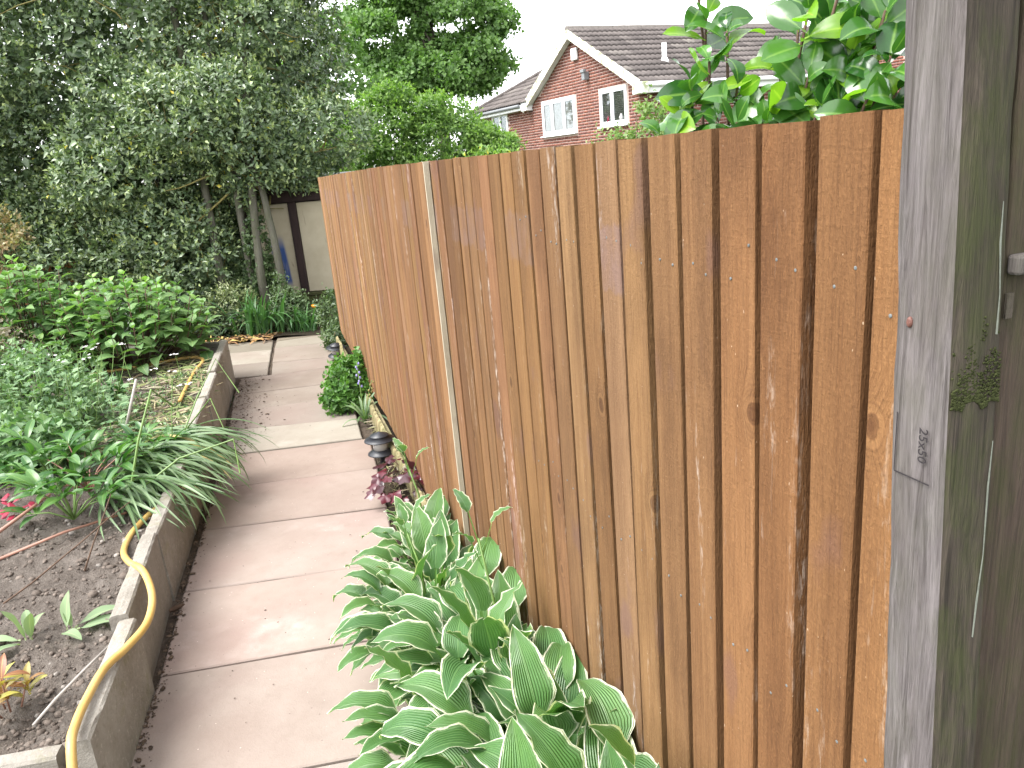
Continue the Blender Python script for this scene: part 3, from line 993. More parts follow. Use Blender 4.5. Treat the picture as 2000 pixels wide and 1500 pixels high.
it = []                                        # dirt swept against the foot of the wall and in the path joints
for i in range(2400):
    y = 1.4 + 5.2 * rng.random() ** .75
    x = wall_x(y) + 0.015 + abs(rng.gauss(0, 0.02 + 0.11 * max(0, min(1, (y - 4.0)) ))) 
    s = min(0.02, 0.002 + rng.expovariate(1 / 0.003))
    c = rng.uniform(0.5, 1.5)
    col = (0.12 * c, 0.085 * c, 0.06 * c)
    m = Matrix.Translation((x, y, 0.003 + s * .2)) @ Matrix.Rotation(rng.uniform(0, 6.28), 4, 'Z') @ Matrix.Diagonal((s * 1.5, s, s * .6, 1))
    it.append((rng.randrange(6), m, col))
for i in range(110):
    y = rng.uniform(1.4, 7.5)
    x = wall_x(min(y, 6.5)) + rng.uniform(0.03, 0.9)
    s = rng.uniform(0.002, 0.007)
    c = rng.uniform(0.4, 1.3)
    m = Matrix.Translation((x, y, 0.004 + s * .2)) @ Matrix.Rotation(rng.uniform(0, 6.28), 4, 'Z') @ Matrix.Diagonal((s * 1.4, s, s * .5, 1))
    it.append((rng.randrange(6), m, (0.13 * c, 0.095 * c, 0.07 * c)))
tag(merged('path_crumbs', LUMP, it, MAT['clod']), 'dark crumbs of dirt along the foot of the bed wall', 'dirt', kind='stuff')

# ------------------------------------------------------------------ close-board fence
fence = tag(empty('board_fence', FP(-0.6)), 'tall orange-brown close-board timber fence running along the path', 'fence')
fm = Matrix((FD, -FN, Vector((0, 0, 1)))).transposed().to_4x4()     # local X near, Y away from the path, Z up
MB.mirror = True
fence.rotation_euler = fm.to_euler()
FS0 = -0.6
def fl(s):
    return s - FS0
rng = random.Random(21)
PITCH = 0.0915
s = 2.7735
boards = []
idx = 0
tones = {0: (1.32, 1.28, 1.18), 1: (1.03, 0.98, 0.92), 2: (0.98, 0.90, 0.84), 3: (1.08, 1.02, 0.98), 4: (0.98, 0.97, 0.97), 5: (1.0, 1.02, 1.03)}
while s > -3.96:
    first = idx == 0
    t = 0.021 + rng.uniform(-.002, .002)
    gapw = rng.uniform(.007, .013) + (0.005 if 0 < idx < 12 else -0.002 if idx > 24 else 0)
    xr = s + rng.uniform(-.002, .002) - (0.024 if first else 0)
    xl = s - PITCH + gapw
    ztop = 1.663 - 0.012 * max(0, -s / 4) - 0.022 * max(0, (-s - 0.5) / 3.5) + rng.uniform(-.0015, .0015)
    zbot = 0.10 + 0.035 * max(0, -s) + rng.uniform(-.01, .01)
    nz = 10
    V = []
    bow = rng.uniform(-.003, .003)
    ph = rng.uniform(0, 9)
    for k in range(nz + 1):
        f = k / nz
        z = zbot + (ztop - zbot) * f
        dr = 0.0018 * frac((idx * 3.7, z * 2.2, 1), 1, 3) + bow * math.sin(math.pi * f)
        dl = 0.0012 * frac((idx * 1.7, z * 2.2, 7), 1, 3)
        fy = 0.002 * frac((idx * 5.1, z * 1.1, 3), 1, 2)
        r0 = fy
        zt = 0.0009 * rng.uniform(-1, 1) if k == nz else 0
        # front-left, front-right (eased arrises), edges, back-right, back-left
        V += [(xl + dl, r0 + t - .0015, z - zt), (xl + dl + .002, r0 + t, z - zt), (xr + dr - 0.002, r0 + t, z + zt), (xr + dr, r0 + t - 0.0015, z + zt), (xr + dr, 0.0, z + zt), (xl + dl, 0.0, z - zt)]
    F = []
    for k in range(nz):
        for j in range(6):
            j2 = (j + 1) % 6
            F.append((k * 6 + j, k * 6 + j2, (k + 1) * 6 + j2, (k + 1) * 6 + j)[::-1])
    F.append(tuple(range(6)))
    F.append(tuple(reversed([nz * 6 + j for j in range(6)])))
    cx = (xl + xr) / 2
    m = MB()
    m.add([(a - cx, b, c - 0.9) for a, b, c in V], F)
    o = m.build('fence_board', MAT['fence'], fence, Matrix.Translation((fl(cx), 0, 0.9)))
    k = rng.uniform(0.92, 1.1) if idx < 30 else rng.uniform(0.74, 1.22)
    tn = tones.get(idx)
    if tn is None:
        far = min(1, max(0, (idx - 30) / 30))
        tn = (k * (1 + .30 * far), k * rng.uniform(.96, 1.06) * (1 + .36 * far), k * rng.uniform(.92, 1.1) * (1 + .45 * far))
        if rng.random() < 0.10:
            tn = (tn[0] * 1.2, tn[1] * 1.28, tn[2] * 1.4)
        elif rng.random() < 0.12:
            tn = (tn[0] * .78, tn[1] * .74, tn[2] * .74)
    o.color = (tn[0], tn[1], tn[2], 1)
    if idx < 13:                                # nail heads punched into the near boards
        for z in (1.50, 0.94):
            for q in (0.16, 0.78):
                x_ = xl + 0.02 + (xr - xl - 0.02) * (q + rng.uniform(-.05, .05))
                fr = (x_ - xl) / (xr - xl)
                y_ = t + 0.0006
                b = MB()
                zz = z + rng.uniform(-.025, .025)
                b.lathe([(0.0, -0.002), (0.0021, -0.002), (0.0021, 0.0), (0.0015, 0.0004), (0.0003, 0.0005)], 8, Matrix.Translation((x_ - cx, y_, zz - 0.9)) @ Matrix.Rotation(R(-90), 4, 'X'))
                b.build('nail_head', MAT['nail'], o)
    m = MB()                                    # board on the far side covering the slit
    m.box(-0.036, 0.036, -0.040, -0.024, zbot + .01 - .9, ztop - 0.9 - .004)
    o = m.build('rear_board', MAT['rail'], fence, Matrix.Translation((fl(xl - gapw * .5), 0, 0.9)))
    boards.append(o)
    s -= PITCH
    idx += 1
for zr in (0.45, 0.95, 1.45):                   # arris rails behind the boards
    m = MB()
    m.box(fl(-3.95), fl(2.7), -0.085, -0.042, zr - 0.035, zr + 0.035)
    m.build('rail', MAT['rail'], fence)
for sp in (-3.8, -1.9, 0.1, 2.0):
    m = MB()
    m.box(fl(sp) - 0.04, fl(sp) + 0.04, -0.170, -0.087, -0.05, 1.62)
    m.build('fence_post', MAT['rail'], fence)
m = MB()                                        # pale cover strip over the joint between two bays
m.box(-0.05, 0.035, 0.026, 0.044, -0.76, 0.762)
o = bevel(m.build('cover_strip', MAT['fence'], fence, Matrix.Translation((fl(0.70), 0, 0.9))), 0.002, 1)
o.color = (1.3, 1.34, 1.4, 1)
m = MB()
m.box(0.036, 0.047, 0.025, 0.043, -0.76, 0.763)
o = m.build('cover_strip_edge', MAT['pale'], fence, Matrix.Translation((fl(0.70), 0, 0.9)))
o['label'] = 'pale grey unstained edge of the cover strip'

# ------------------------------------------------------------------ old grey gate post and gate on the right
post = tag(empty('gate_post', FP(2.770, 0.025, 0)), 'weathered grey timber post with mossy side at the near end of the fence', 'post')
post.rotation_euler = fm.to_euler()
def plank_mesh(x0, x1, y0, y1, z0, z1, nz, amp, seed, taper=(0, 0)):
    """timber with worn arrises and uneven faces"""
    m = MB()
    V, F = [], []
    prof = []
    nx, ny = 7, 6
    for i in range(nx):
        prof.append((x0 + (x1 - x0) * i / nx, y1))
    for i in range(ny):
        prof.append((x1, y1 + (y0 - y1) * i / ny))
    for i in range(nx):
        prof.append((x1 + (x0 - x1) * i / nx, y0))
    for i in range(ny):
        prof.append((x0, y0 + (y1 - y0) * i / ny))
    k = len(prof)
    cx, cy = (x0 + x1) / 2, (y0 + y1) / 2
    for q in range(nz + 1):
        z = z0 + (z1 - z0) * q / nz
        sh = taper[0] + (taper[1] - taper[0]) * q / nz
        for (x, y) in prof:
            ex = min(abs(x - x0), abs(x - x1))
            ey = min(abs(y - y0), abs(y - y1))
            d = amp * frac((x * 60 + seed, y * 60, z * 3), 1, 3) - (0.0022 + 0.0025 * abs(frac((seed, z * 7, x * 3)))) * (1 if ex < 1e-6 and ey < 1e-6 else 0)
            r = Vector((x - cx, y - cy, 0)).normalized()
            V.append((x + r.x * d + sh, y + r.y * d, z))
    for q in range(nz):
        for j in range(k):
            j2 = (j + 1) % k
            F.append((q * k + j, q * k + j2, (q + 1) * k + j2, (q + 1) * k + j)[::-1])
    F.append(tuple(range(k)))
    F.append(tuple(reversed([nz * k + j for j in range(k)])))
    m.add(V, F)
    return m
# main timber: face to the path at y = 0.002, side face at x = +0.033
pm = plank_mesh(-0.033, 0.033, -0.058, 0.0, 0, 2.25, 90, 0.0013, 3, (0.045, -0.038)).mesh('timber', MAT['post'])
pm.materials.append(MAT['postmoss_shade'])
for p in pm.polygons:
    if p.index < 90 * 26 and 7 <= p.index % 26 < 13:
        p.material_index = 1
link('timber', pm, post)
def px_(z):            # lean of the post
    return 0.045 - 0.083 * z / 2.25
# moss cushion on the side face, red nail, drips, stamp
mo = []
rng = random.Random(5)
for i in range(1500):
    y = rng.uniform(0.002, 0.057)
    u_ = rng.random() ** 2.4
    z = 1.404 + 0.010 * frac((y * 60, 2, 0)) + 0.085 * u_
    if frac((y * 70, z * 60, 4), 1, 3) + 0.62 - 1.2 * u_ < 0:
        continue
    s_ = rng.uniform(0.0008, 0.0026)
    mo.append((rng.randrange(6), Matrix.Translation((px_(z) + 0.033 + 0.0005, y, z)) @ Matrix.Diagonal((s_ * .7, s_ * 1.3, s_ * 1.4, 1)), (0, 0, 0)))
merged('moss_cushion', LUMP, mo, MAT['moss'], post)['kind'] = 'stuff'
m = MB()
m.lathe([(0.0, -0.003), (0.0045, -0.003), (0.0045, 0.0005), (0.003, 0.0018), (0.0004, 0.002)], 12, Matrix.Translation((px_(1.475) - 0.013, 0.0008, 1.475)) @ Matrix.Rotation(R(-90), 4, 'X') @ Matrix.Diagonal((0.7, 1.15, 1, 1)))
m.build('nail_head', MAT['rednail'], post)['label'] = 'reddish brown nail head'
def drip(x, y0, pts, parent, axis):
    m = MB()
    m.tube([Vector(p) + Vector((0, 0.0012 * math.sin(i * 2.3), 0)) for i, p in enumerate(pts)], [0.0004, 0.0009, 0.0005, 0.0010, 0.0007, 0.0003][:len(pts)], 6)
    m.build('dropping_streak', MAT['drip'], parent)
xs_ = 0.034
drip(0, 0, [(px_(1.58) + xs_, -0.048, 1.58), (px_(1.54) + xs_, -0.048, 1.545), (px_(1.5) + xs_, -0.049, 1.50), (px_(1.47) + xs_, -0.05, 1.465)], post, 'x')
drip(0, 0, [(px_(1.35) + xs_, -0.052, 1.365), (px_(1.32) + xs_, -0.051, 1.32), (px_(1.25) + xs_, -0.048, 1.25), (px_(1.2) + xs_, -0.045, 1.20), (px_(1.15) + xs_ + .0005, -0.041, 1.165)], post, 'x')

def stamp(txt, size, loc, rot, parent, name, mat):
    cu = bpy.data.curves.new(name, 'FONT')
    cu.body = txt
    cu.size = size
    cu.extrude = 0.0002
    cu.align_x = 'CENTER'
    tmp = bpy.data.objects.new(name, cu)
    C.objects.link(tmp)
    dg = bpy.context.evaluated_depsgraph_get()
    me = bpy.data.meshes.new_from_object(tmp.evaluated_get(dg))
    bpy.data.objects.remove(tmp)
    me.materials.clear()
    me.materials.append(mat)
    o = link(name, me, parent)
    o.matrix_local = Matrix.Translation(loc) @ rot
    return o
# path-side face looks to +Y; text lying on its side, reading downwards
tr = Matrix(((0, 1, 0, 0), (0, 0, -1, 0), (-1, 0, 0, 0), (0, 0, 0, 1)))     # text x -> -Z, text y -> +X, normal -> -Y
stamp('25x50', 0.014, (px_(1.36) + 0.004, -0.0026, 1.362), tr, post, 'stamp_text', MAT['stamp'])
m = MB()
m.box(-0.024, 0.018, 0.0018, 0.0022, 1.325, 1.3262)
m.box(-0.0245, -0.0237, 0.0018, 0.0022, 1.326, 1.386)
m.build('stamp_frame', MAT['stamp'], post, Matrix.Translation((px_(1.36), 0, 0)))

gate = tag(empty('garden_gate', FP(2.785, -0.035)), 'old brown boarded gate just showing at the right edge behind the grey post', 'gate')
gate.rotation_euler = fm.to_euler()
plank_mesh(-0.03, 0.0, -0.085, -0.003, 0.05, 2.0, 60, 0.0012, 9).build('gate_stile', MAT['gate'], gate)
plank_mesh(-0.035, -0.012, -0.19, -0.088, 0.05, 2.0, 60, 0.0012, 14).build('gate_board', MAT['gate'], gate)
plank_mesh(-0.035, -0.012, -0.295, -0.193, 0.05, 2.0, 40, 0.0012, 19).build('gate_board', MAT['gate'], gate)
m = MB()
m.box(0.001, 0.014, -0.30, -0.003, 1.515, 1.533)
bevel(m.build('gate_rail', MAT['post'], gate), 0.003)
m = MB()
m.box(0.0008, 0.003, -0.014, -0.006, 1.475, 1.498)
m.build('hinge', MAT['barkd'], gate)

# ------------------------------------------------------------------ wall of slabs on edge round the raised bed
wall = tag(empty('raised_bed_wall', (-1.2, 1.7, 0)), 'low wall of worn concrete slabs on edge holding the raised bed', 'wall')
W0 = Vector((-1.2, 1.7, 0))
rng = random.Random(3)
def block(a, b, h, th=0.055, out=0.0, tone=1.0, z0=-0.04):
    a, b = Vector((a[0], a[1], 0)), Vector((b[0], b[1], 0))
    d = (b - a)
    L = d.length - 0.002
    d.normalize()
    n = Vector((d.y, -d.x, 0))          # to the path side
    nx, nz = 14, 6
    m = MB()
    V, F = [], []
    # closed ring section swept along the length: outer face, top, inner face
    sec = [(0, z0), (0, h * .35), (0, h * .7), (0, h - 0.008), (-0.007, h), (-th * .5, h + 0.001), (-th + 0.007, h), (-th, h - 0.008), (-th, h * .4), (-th, z0)]
    k = len(sec)
    sd_ = rng.uniform(0, 50)
    for i in range(nx + 1):
        x = L * i / nx
        for j, (o_, z) in enumerate(sec):
            e = 0.0022 * frac((x * 14 + sd_, z * 14, j * .4), 1, 3)
            if j in (3, 4, 6, 7):
                e -= 0.004 * max(0, frac((x * 22 + sd_, j, 3), 1, 2))
            zz = z + (e if j in (3, 4, 5, 6, 7) else 0)
            V.append((x, o_ + (e if j < 4 else -e if j > 6 else 0), zz))
    for i in range(nx):
        for j in range(k - 1):
            F.append((i * k + j, i * k + j + 1, (i + 1) * k + j + 1, (i + 1) * k + j))
    F.append(tuple(reversed(range(k))))
    F.append(tuple(nx * k + j for j in range(k)))
    m.add(V, F)
    mt = Matrix((d, -n, Vector((0, 0, 1)))).transposed().to_4x4()
    mt.translation = a - W0 + n * out + d * 0.001
    o = m.build('wall_slab', MAT['concrete'], wall, mt, False)
    tl = rng.uniform(-.012, .012)
    o.matrix_local = mt @ Matrix.Rotation(tl, 4, 'X')
    o.color = (tone, tone * .99, tone * .97, 1)
hs_ = [0.285, 0.305, 0.30, 0.33, 0.352, 0.36, 0.372, 0.36]
for i in range(8):
    block(WALL[i], WALL[i + 1], hs_[i], 0.06, [0.012, -0.012, -0.004, 0.0, -0.006, 0.004, -0.004, 0.0][i], [1.05, 0.92, 1.0, 0.95, 1.0, 1.05, 0.95, 1.08][i])
# front return and rear return
block((-1.80, 1.585), (-1.262, 1.668), 0.268, 0.055, 0, 0.92)
block((-2.38, 1.50), (-1.81, 1.583), 0.262, 0.055, 0, 1.0)
xr = -2.485
for k in range(4):
    block((xr, 6.575 + .1 * k), (xr - 0.6, 6.675 + .1 * k), 0.345 - .005 * k, 0.055, 0, 1.02)
    xr -= 0.605

# ------------------------------------------------------------------ log edging along the foot of the fence
edge = tag(empty('log_edging', FP(0, 0.034)), 'low mossy half-log border edging along the foot of the fence', 'edging')
edge.rotation_euler = fm.to_euler()
rng = random.Random(12)
LV = []
def log_tpl(seed):
    V, F = [], []
    n = 7
    zs = [0, 0.05, 0.10, 0.122, 0.13]
    rs = [1, 1, 1, 0.88, 0.5]
    for q, (z, r_) in enumerate(zip(zs, rs)):
        for j in range(n):
            a = math.pi * j / (n - 1)
            rr = 0.022 * r_ * (1 + 0.08 * frac((seed + j, z * 20, 0)))
            V.append((math.cos(a) * rr, -math.sin(a) * rr * 1.1, z))
    V.append((0, -0.004, 0.131))
    for q in range(4):
        for j in range(n - 1):
            F.append((q * n + j, q * n + j + 1, (q + 1) * n + j + 1, (q + 1) * n + j)[::-1])
    for j in range(n - 1):
        F.append((4 * n + j + 1, 4 * n + j, len(V) - 1))
    return np.array(V), F, [(.5, .5)] * len(V)
LT = [log_tpl(5.3 * i) for i in range(5)]
lm = [lmesh('half_log', t_, MAT['edging']) for t_ in LT]
s_ = -4.6
while s_ < 1.5:
    bay = math.floor((s_ + 4.6) / 0.95)
    o = link('half_log', lm[rng.randrange(5)], edge)
    o.location = (s_, -0.012 - 0.01 * (bay % 2), rng.uniform(-.012, .0) - 0.004 * bay % 0.012 + 0.012 + 0.03 * max(0, -s_ - 2.5) / 2)
    o.scale = (1, 1, 1)
    k = rng.uniform(.8, 1.15)
    o.color = (k, k, k * .95, 1)
    s_ += 0.0435
m = MB()
m.box(-4.62, 1.5, -0.006, 0.010, 0.0, 0.11)
m.build('backing_board', MAT['edging'], edge)
MB.mirror = False

# ------------------------------------------------------------------ brick house beyond the fence
HU = Vector((math.sin(R(-24)), math.cos(R(-24)), 0))
HN = Vector((HU.y, -HU.x, 0))
house = tag(empty('brick_house', (3.58, 19.17, 0)), 'red brick house with gable, white windows and grey tiled roofs behind the fence', 'house')
hm = Matrix((HN, HU, Vector((0, 0, 1)))).transposed().to_4x4()     # local X into the house, Y along the gable wall
house.rotation_euler = hm.to_euler()
# local: (x into house, y along gable wall away from us, z)
EZ, AZ, AY, GW = 3.08, 4.62, 2.9, 5.5
WIN = [(3.0, 4.9, 2.18, 3.13), (0.5, 1.72, 2.22, 3.11), (7.42, 8.6, 2.2, 3.08)]
m = MB()
# gable wall core (mortar colour), wing wall and side wall
m.add([(0, 0, 0), (0, GW, 0), (0, GW, EZ), (0, AY, AZ), (0, 0, EZ), (0.25, 0, 0), (0.25, GW, 0), (0.25, GW, EZ), (0.25, AY, AZ), (0.25, 0, EZ)],
      [(0, 4, 3, 2, 1), (5, 6, 7, 8, 9), (0, 1, 6, 5), (1, 2, 7, 6), (2, 3, 8, 7), (3, 4, 9, 8), (4, 0, 5, 9)])
core = m.build('gable_wall', MAT['mortar'], house)
m = MB()
m.box(0.06, 0.3, GW + 0.002, 9.6, 0, 3.18)
wingw = m.build('wing_wall', MAT['mortar'], house)
m = MB()
m.box(0.252, 7.6, 0.0, 0.25, 0, EZ)
sidew = m.build('side_wall', MAT['mortar'], house)
def brick_tpl(a, b, c):
    V = np.array([(x, y, z) for z in (0, c) for y in (0, b) for x in (0, a)], dtype=float)
    return V, [(0, 2, 3, 1), (4, 5, 7, 6), (0, 1, 5, 4), (2, 6, 7, 3), (0, 4, 6, 2), (1, 3, 7, 5)], [(0.2, 0.5)] * 8
BT = [brick_tpl(0.012, 0.211, 0.060), brick_tpl(0.012, 0.098, 0.060), brick_tpl(0.211, 0.012, 0.060)]
rng = random.Random(31)
bg, bw, bs_ = [], [], []
def in_win(y, z):
    return any(a - .2 < y < b and c - 0.11 < z + .05 < d + .03 for a, b, c, d in WIN)
k = 0
z = 0.0
while z < AZ:
    y = 0.004 - (0.1125 if k % 2 else 0)
    while y < GW:
        top = EZ + (AZ - EZ) * (y + .1) / AY if y + .1 < AY else EZ + (AZ - EZ) * (GW - y - .1) / (GW - AY)
        ov = any(not (y + .215 < a or y > b or z + .065 < c - .02 or z > d + .01) for a, b, c, d in WIN)
        if z + .05 < top and not ov:
            bg.append((0, Matrix.Translation((-0.005 + rng.uniform(-.0015, .0015), max(y, 0.003), z)), (rng.random() * .999, 0, 0)))
        elif ov:
            for yy in (y, y + 0.1125):
                if z + .05 < top and not any(not (yy + .1025 < a or yy > b or z + .065 < c - .02 or z > d + .01) for a, b, c, d in WIN):
                    bg.append((1, Matrix.Translation((-0.005, yy, z)), (rng.random() * .999, 0, 0)))
        y += 0.225
    y = GW + .01 - (0.1125 if k % 2 else 0)
    while y < 9.5 and z < 3.1:
        a, b, c, d = WIN[2]
        if y > GW and (y + .215 < a or y > b or z + .065 < c - .02 or z > d + .01):
            bw.append((0, Matrix.Translation((0.055 + rng.uniform(-.0015, .0015), y, z)), (rng.random() * .999, 0, 0)))
        y += 0.225
    x = 0.012 - (0.1125 if k % 2 else 0)
    while x < 7.4 and z < EZ - .05:
        bs_.append((2, Matrix.Translation((max(0.003, x), -0.005 + rng.uniform(-.0015, .0015), z)), (rng.random() * .999, 0, 0)))
        x += 0.225
    z += 0.075
    k += 1
low = [q for q in bg if q[1].translation.z < 1.75]          # hidden behind the fence from the path
parts(house, 'brick', BT, [q for q in bg if q[1].translation.z >= 1.75], MAT['brick'], 300, 'far_bricks')
for nme, itms in (('wing_bricks', bw), ('side_bricks', bs_), ('lower_bricks', low)):
    merged(nme, BT, itms, MAT['brick'], house, False)['kind'] = 'stuff'

def window(y0, y1, z0, z1, x, mull, curtain, nm):
    m = MB()
    fw = 0.085
    m.box(x - .03, x + .02, y0, y1, z1 - fw, z1)
    m.box(x - .03, x + .02, y0, y1, z0, z0 + fw)
    m.box(x - .03, x + .02, y0, y0 + fw, z0 + fw, z1 - fw)
    m.box(x - .03, x + .02, y1 - fw, y1, z0 + fw, z1 - fw)
    for q in mull:
        m.box(x - .028, x + .018, q - .05, q + .05, z0 + fw, z1 - fw)
    win = tag(m.build('window', MAT['upvc'], house), nm)
    qs = [y0 + fw] + [v for q in mull for v in (q - .05, q + .05)] + [y1 - fw]
    for a, b in zip(qs[::2], qs[1::2]):
        sash = 0.022
        g_ = MB()
        g_.box(x - 0.008, x - 0.003, a, b, z0 + fw, z1 - fw)
        g_.build('pane', MAT['glass'], win)
        f_ = MB()
        f_.box(x - .022, x - .009, a, a + sash, z0 + fw, z1 - fw)
        f_.box(x - .022, x - .009, b - sash, b, z0 + fw, z1 - fw)
        f_.box(x - .022, x - .009, a + sash, b - sash, z1 - fw - sash, z1 - fw)
        f_.box(x - .022, x - .009, a + sash, b - sash, z0 + fw, z0 + fw + sash)
        f_.build('sash', MAT['upvc'], win)
    sl = MB()
    sl.box(x - .10, x, y0 - .06, y1 + .06, z0 - .035, z0 - .004)
    sl.build('sill', MAT['upvc'], win)
    bk = MB()
    if curtain:
        n = 40
        V, F = [], []
        for i in range(n + 1):
            yy = y0 + (y1 - y0) * i / n
            V += [(x + .012 + .008 * math.sin(i * 1.9), yy, z0 + .02), (x + .012 + .008 * math.sin(i * 1.9), yy, z1 - .02)]
        F = [(2 * i, 2 * i + 1, 2 * i + 3, 2 * i + 2) for i in range(n)]
        bk.add(V, F)
        bk.build('curtain', MAT['curtain'], win, None, True)
    else:
        bk.box(x + .004, x + .018, y0 + .02, y1 - .02, z0 + .02, z1 - .02)
        bk.build('dark_interior', MAT['room'], win)
    return win
window(3.0, 4.9, 2.18, 3.13, -0.004, [3.62, 4.3], True, 'three-light white window with net curtains')
w2 = window(0.5, 1.72, 2.22, 3.11, -0.004, [1.16], False, 'two-light white window with dark glass')
window(7.42, 8.6, 2.2, 3.08, 0.056, [8.0], False, 'white framed window half hidden by the shrub')
def obj_on_sill(name, prof, loc, mat):
    m = MB()
    m.lathe(prof, 12, Matrix.Translation(loc))
    m.build(name, mat, w2, None, True)
obj_on_sill('vase', [(0.02, 0), (0.05, 0.03), (0.06, 0.08), (0.03, 0.14), (0.035, 0.16)], (-0.006, 0.78, 2.31), MAT['lens'])
obj_on_sill('bottle', [(0.03, 0), (0.03, 0.09), (0.012, 0.12), (0.012, 0.15)], (-0.006, 1.38, 2.31), MAT['red_petal'])

# roofs: interlocking tiles as pieces on a deck
def roof_plane(name, o, ex, ey, w_, l_, keep=None, lim=150):
    """o: eave corner, ex: unit along the eave, ey: unit up the slope, w_ width, l_ slope length"""
    o, ex, ey = Vector(o), Vector(ex).normalized(), Vector(ey).normalized()
    nrm = ex.cross(ey)
    rot = Matrix((ex, ey, nrm)).transposed().to_4x4()
    m = MB()
    pts = [o, o + ex * w_, o + ex * w_ + ey * l_, o + ey * l_]
    if keep:
        pts = keep[1]
    m.add([p + nrm * -0.03 for p in pts], [tuple(range(len(pts)))])
    deck = m.build(name, MAT['tile'], house)
    items = []
    gx, gy = 0.30, 0.33
    j = 0
    while j * gy < l_ - .05:
        i = 0
        while i * gx < w_ - .05:
            c = o + ex * (i * gx) + ey * (j * gy)
            mid = (i * gx + .15, j * gy + .15)
            if not keep or keep[0](*mid):
                mt = rot.copy()
                mt.translation = c
                items.append((0, mt @ Matrix.Rotation(R(3.2), 4, 'X').inverted(), (rng.random() * .999, 0, 0)))
            i += 1
        j += 1
    return deck, items
def tile_tpl():
    # double-roll interlocking tile, 0.30 wide, 0.40 long, thick lower edge
    xs = [0, .04, .075, .11, .15, .19, .225, .26, .30]
    hs2 = [.0, .028, .036, .028, 0, .028, .036, .028, 0.0]
    V, F = [], []
    for y, dz in ((0, 0.028), (0.40, 0.0)):
        for x, h in zip(xs, hs2):
            V.append((x, y, h + dz))
    n = len(xs)
    for x, h in zip(xs, hs2):
        V.append((x, 0.0, h - 0.005))
    for i in range(n - 1):
        F.append((i, i + 1, n + i + 1, n + i))
        F.append((2 * n + i, 2 * n + i + 1, i + 1, i))
    return np.array(V), F, [(0.2, .5)] * len(V)
TT = [tile_tpl()]
rise, run = AZ - EZ, AY
sl_len = math.hypot(run + .3, (run + .3) * rise / run)
sa = math.atan2(rise, run)
# right slope: eave at y = -0.3, runs along x from -0.2 to 7.6, climbs to +y
dk, its = roof_plane('roof', (-0.2, -0.3, EZ - 0.02), (1, 0, 0), (0, math.cos(sa), math.sin(sa)), 7.8, sl_len)
parts(dk, 'roof_tile', TT, its, MAT['tile'], 300, 'far_tiles')
ra = math.atan2(rise, GW - AY)
dk2, its2 = roof_plane('roof', (7.6, GW + 0.25, EZ - 0.02), (-1, 0, 0), (0, -math.cos(ra), math.sin(ra)), 7.8, math.hypot(GW - AY + .25, rise + .1))
merged('hidden_tiles', TT, its2, MAT['tile'], dk2)['kind'] = 'stuff'
# wing roof, hipped at its far end
wc = math.cos(R(28.8)); wsn = math.sin(R(28.8))
wl = 2.7 / wc
oo = Vector((-0.25, 9.7, 3.19))
def keepf(a, b):
    xin = b * wc
    yy = 9.7 - a
    return yy < 9.7 - xin + .12 and yy > 2.9
dk3, its3 = roof_plane('wing_roof', oo, (0, -1, 0), (wc, 0, wsn), 7.2, wl, (keepf, [oo, Vector((-0.25, 5.85, 3.19)), Vector((2.45, 3.2, 3.19 + 2.7 * wsn / wc)), Vector((2.45, 7.0, 3.19 + 2.7 * wsn / wc))]))
its3 = [q for q in its3 if not (q[1].translation.y < GW + .3 and q[1].translation.z < EZ + (AZ - EZ) * (GW + .25 - q[1].translation.y) / (GW - AY))]
parts(dk3, 'roof_tile', TT, its3, MAT['tile'], 200, 'far_tiles')
m = MB()
m.add([(-0.25, 9.72, 3.16), (2.45, 7.02, 3.16 + 2.7 * wsn / wc), (5.15, 9.72, 3.16)], [(0, 1, 2)])
m.build('hip_end', MAT['tile'], house)
m = MB()                     # ridge tiles
for q in range(17):
    m.tube([(-0.2 + q * .46, AY, AZ + .10), (-0.2 + q * .46 + .45, AY, AZ + .105)], 0.10, 8)
m.build('ridge', MAT['tile'], house)
m = MB()
for q in range(12):
    a = Vector((-0.25, 9.7, 3.24)).lerp(Vector((2.45, 7.0, 3.24 + 2.7 * wsn / wc)), q / 12)
    b = Vector((-0.25, 9.7, 3.25)).lerp(Vector((2.45, 7.0, 3.25 + 2.7 * wsn / wc)), (q + .97) / 12)
    m.tube([a, b], 0.07, 8)
m.build('hip_ridge', MAT['tile'], house)
# barge boards with their soffit, kneelers, fascias, gutters
def barge(y0, z0, y1, z1):
    m = MB()
    w_ = 0.24
    V = [(-0.2, y0, z0 - w_), (-0.2, y1, z1 - w_), (-0.2, y1, z1), (-0.2, y0, z0), (-0.17, y0, z0 - w_), (-0.17, y1, z1 - w_), (-0.17, y1, z1), (-0.17, y0, z0)]
    m.add(V, [(0, 1, 2, 3), (7, 6, 5, 4), (0, 4, 5, 1), (3, 2, 6, 7), (0, 3, 7, 4), (1, 5, 6, 2)])
    m.build('barge_board', MAT['barge'], house)
    m = MB()
    m.add([(-0.17, y0, z0 - .2), (-0.17, y1, z1 - .2), (0.0, y1, z1 - .2), (0.0, y0, z0 - .2)], [(0, 1, 2, 3)])
    m.build('soffit', MAT['upvc'], house)
barge(-0.3, EZ + .04, AY - .001, AZ + .13)
barge(GW + 0.3, EZ + .08, AY + .001, AZ + .13)
m = MB(); m.box(-0.215, 0.0, -0.42, -0.02, EZ - .26, EZ + .0); bevel(m.build('kneeler', MAT['barge'], house), .02)
m = MB(); m.box(-0.215, 0.05, GW + .05, GW + .40, EZ - .12, EZ + .12); bevel(m.build('kneeler', MAT['upvc'], house), .02)
m = MB(); m.box(0.0, 7.6, -0.30, -0.27, EZ - .24, EZ - .04); m.build('fascia', MAT['upvc'], house)
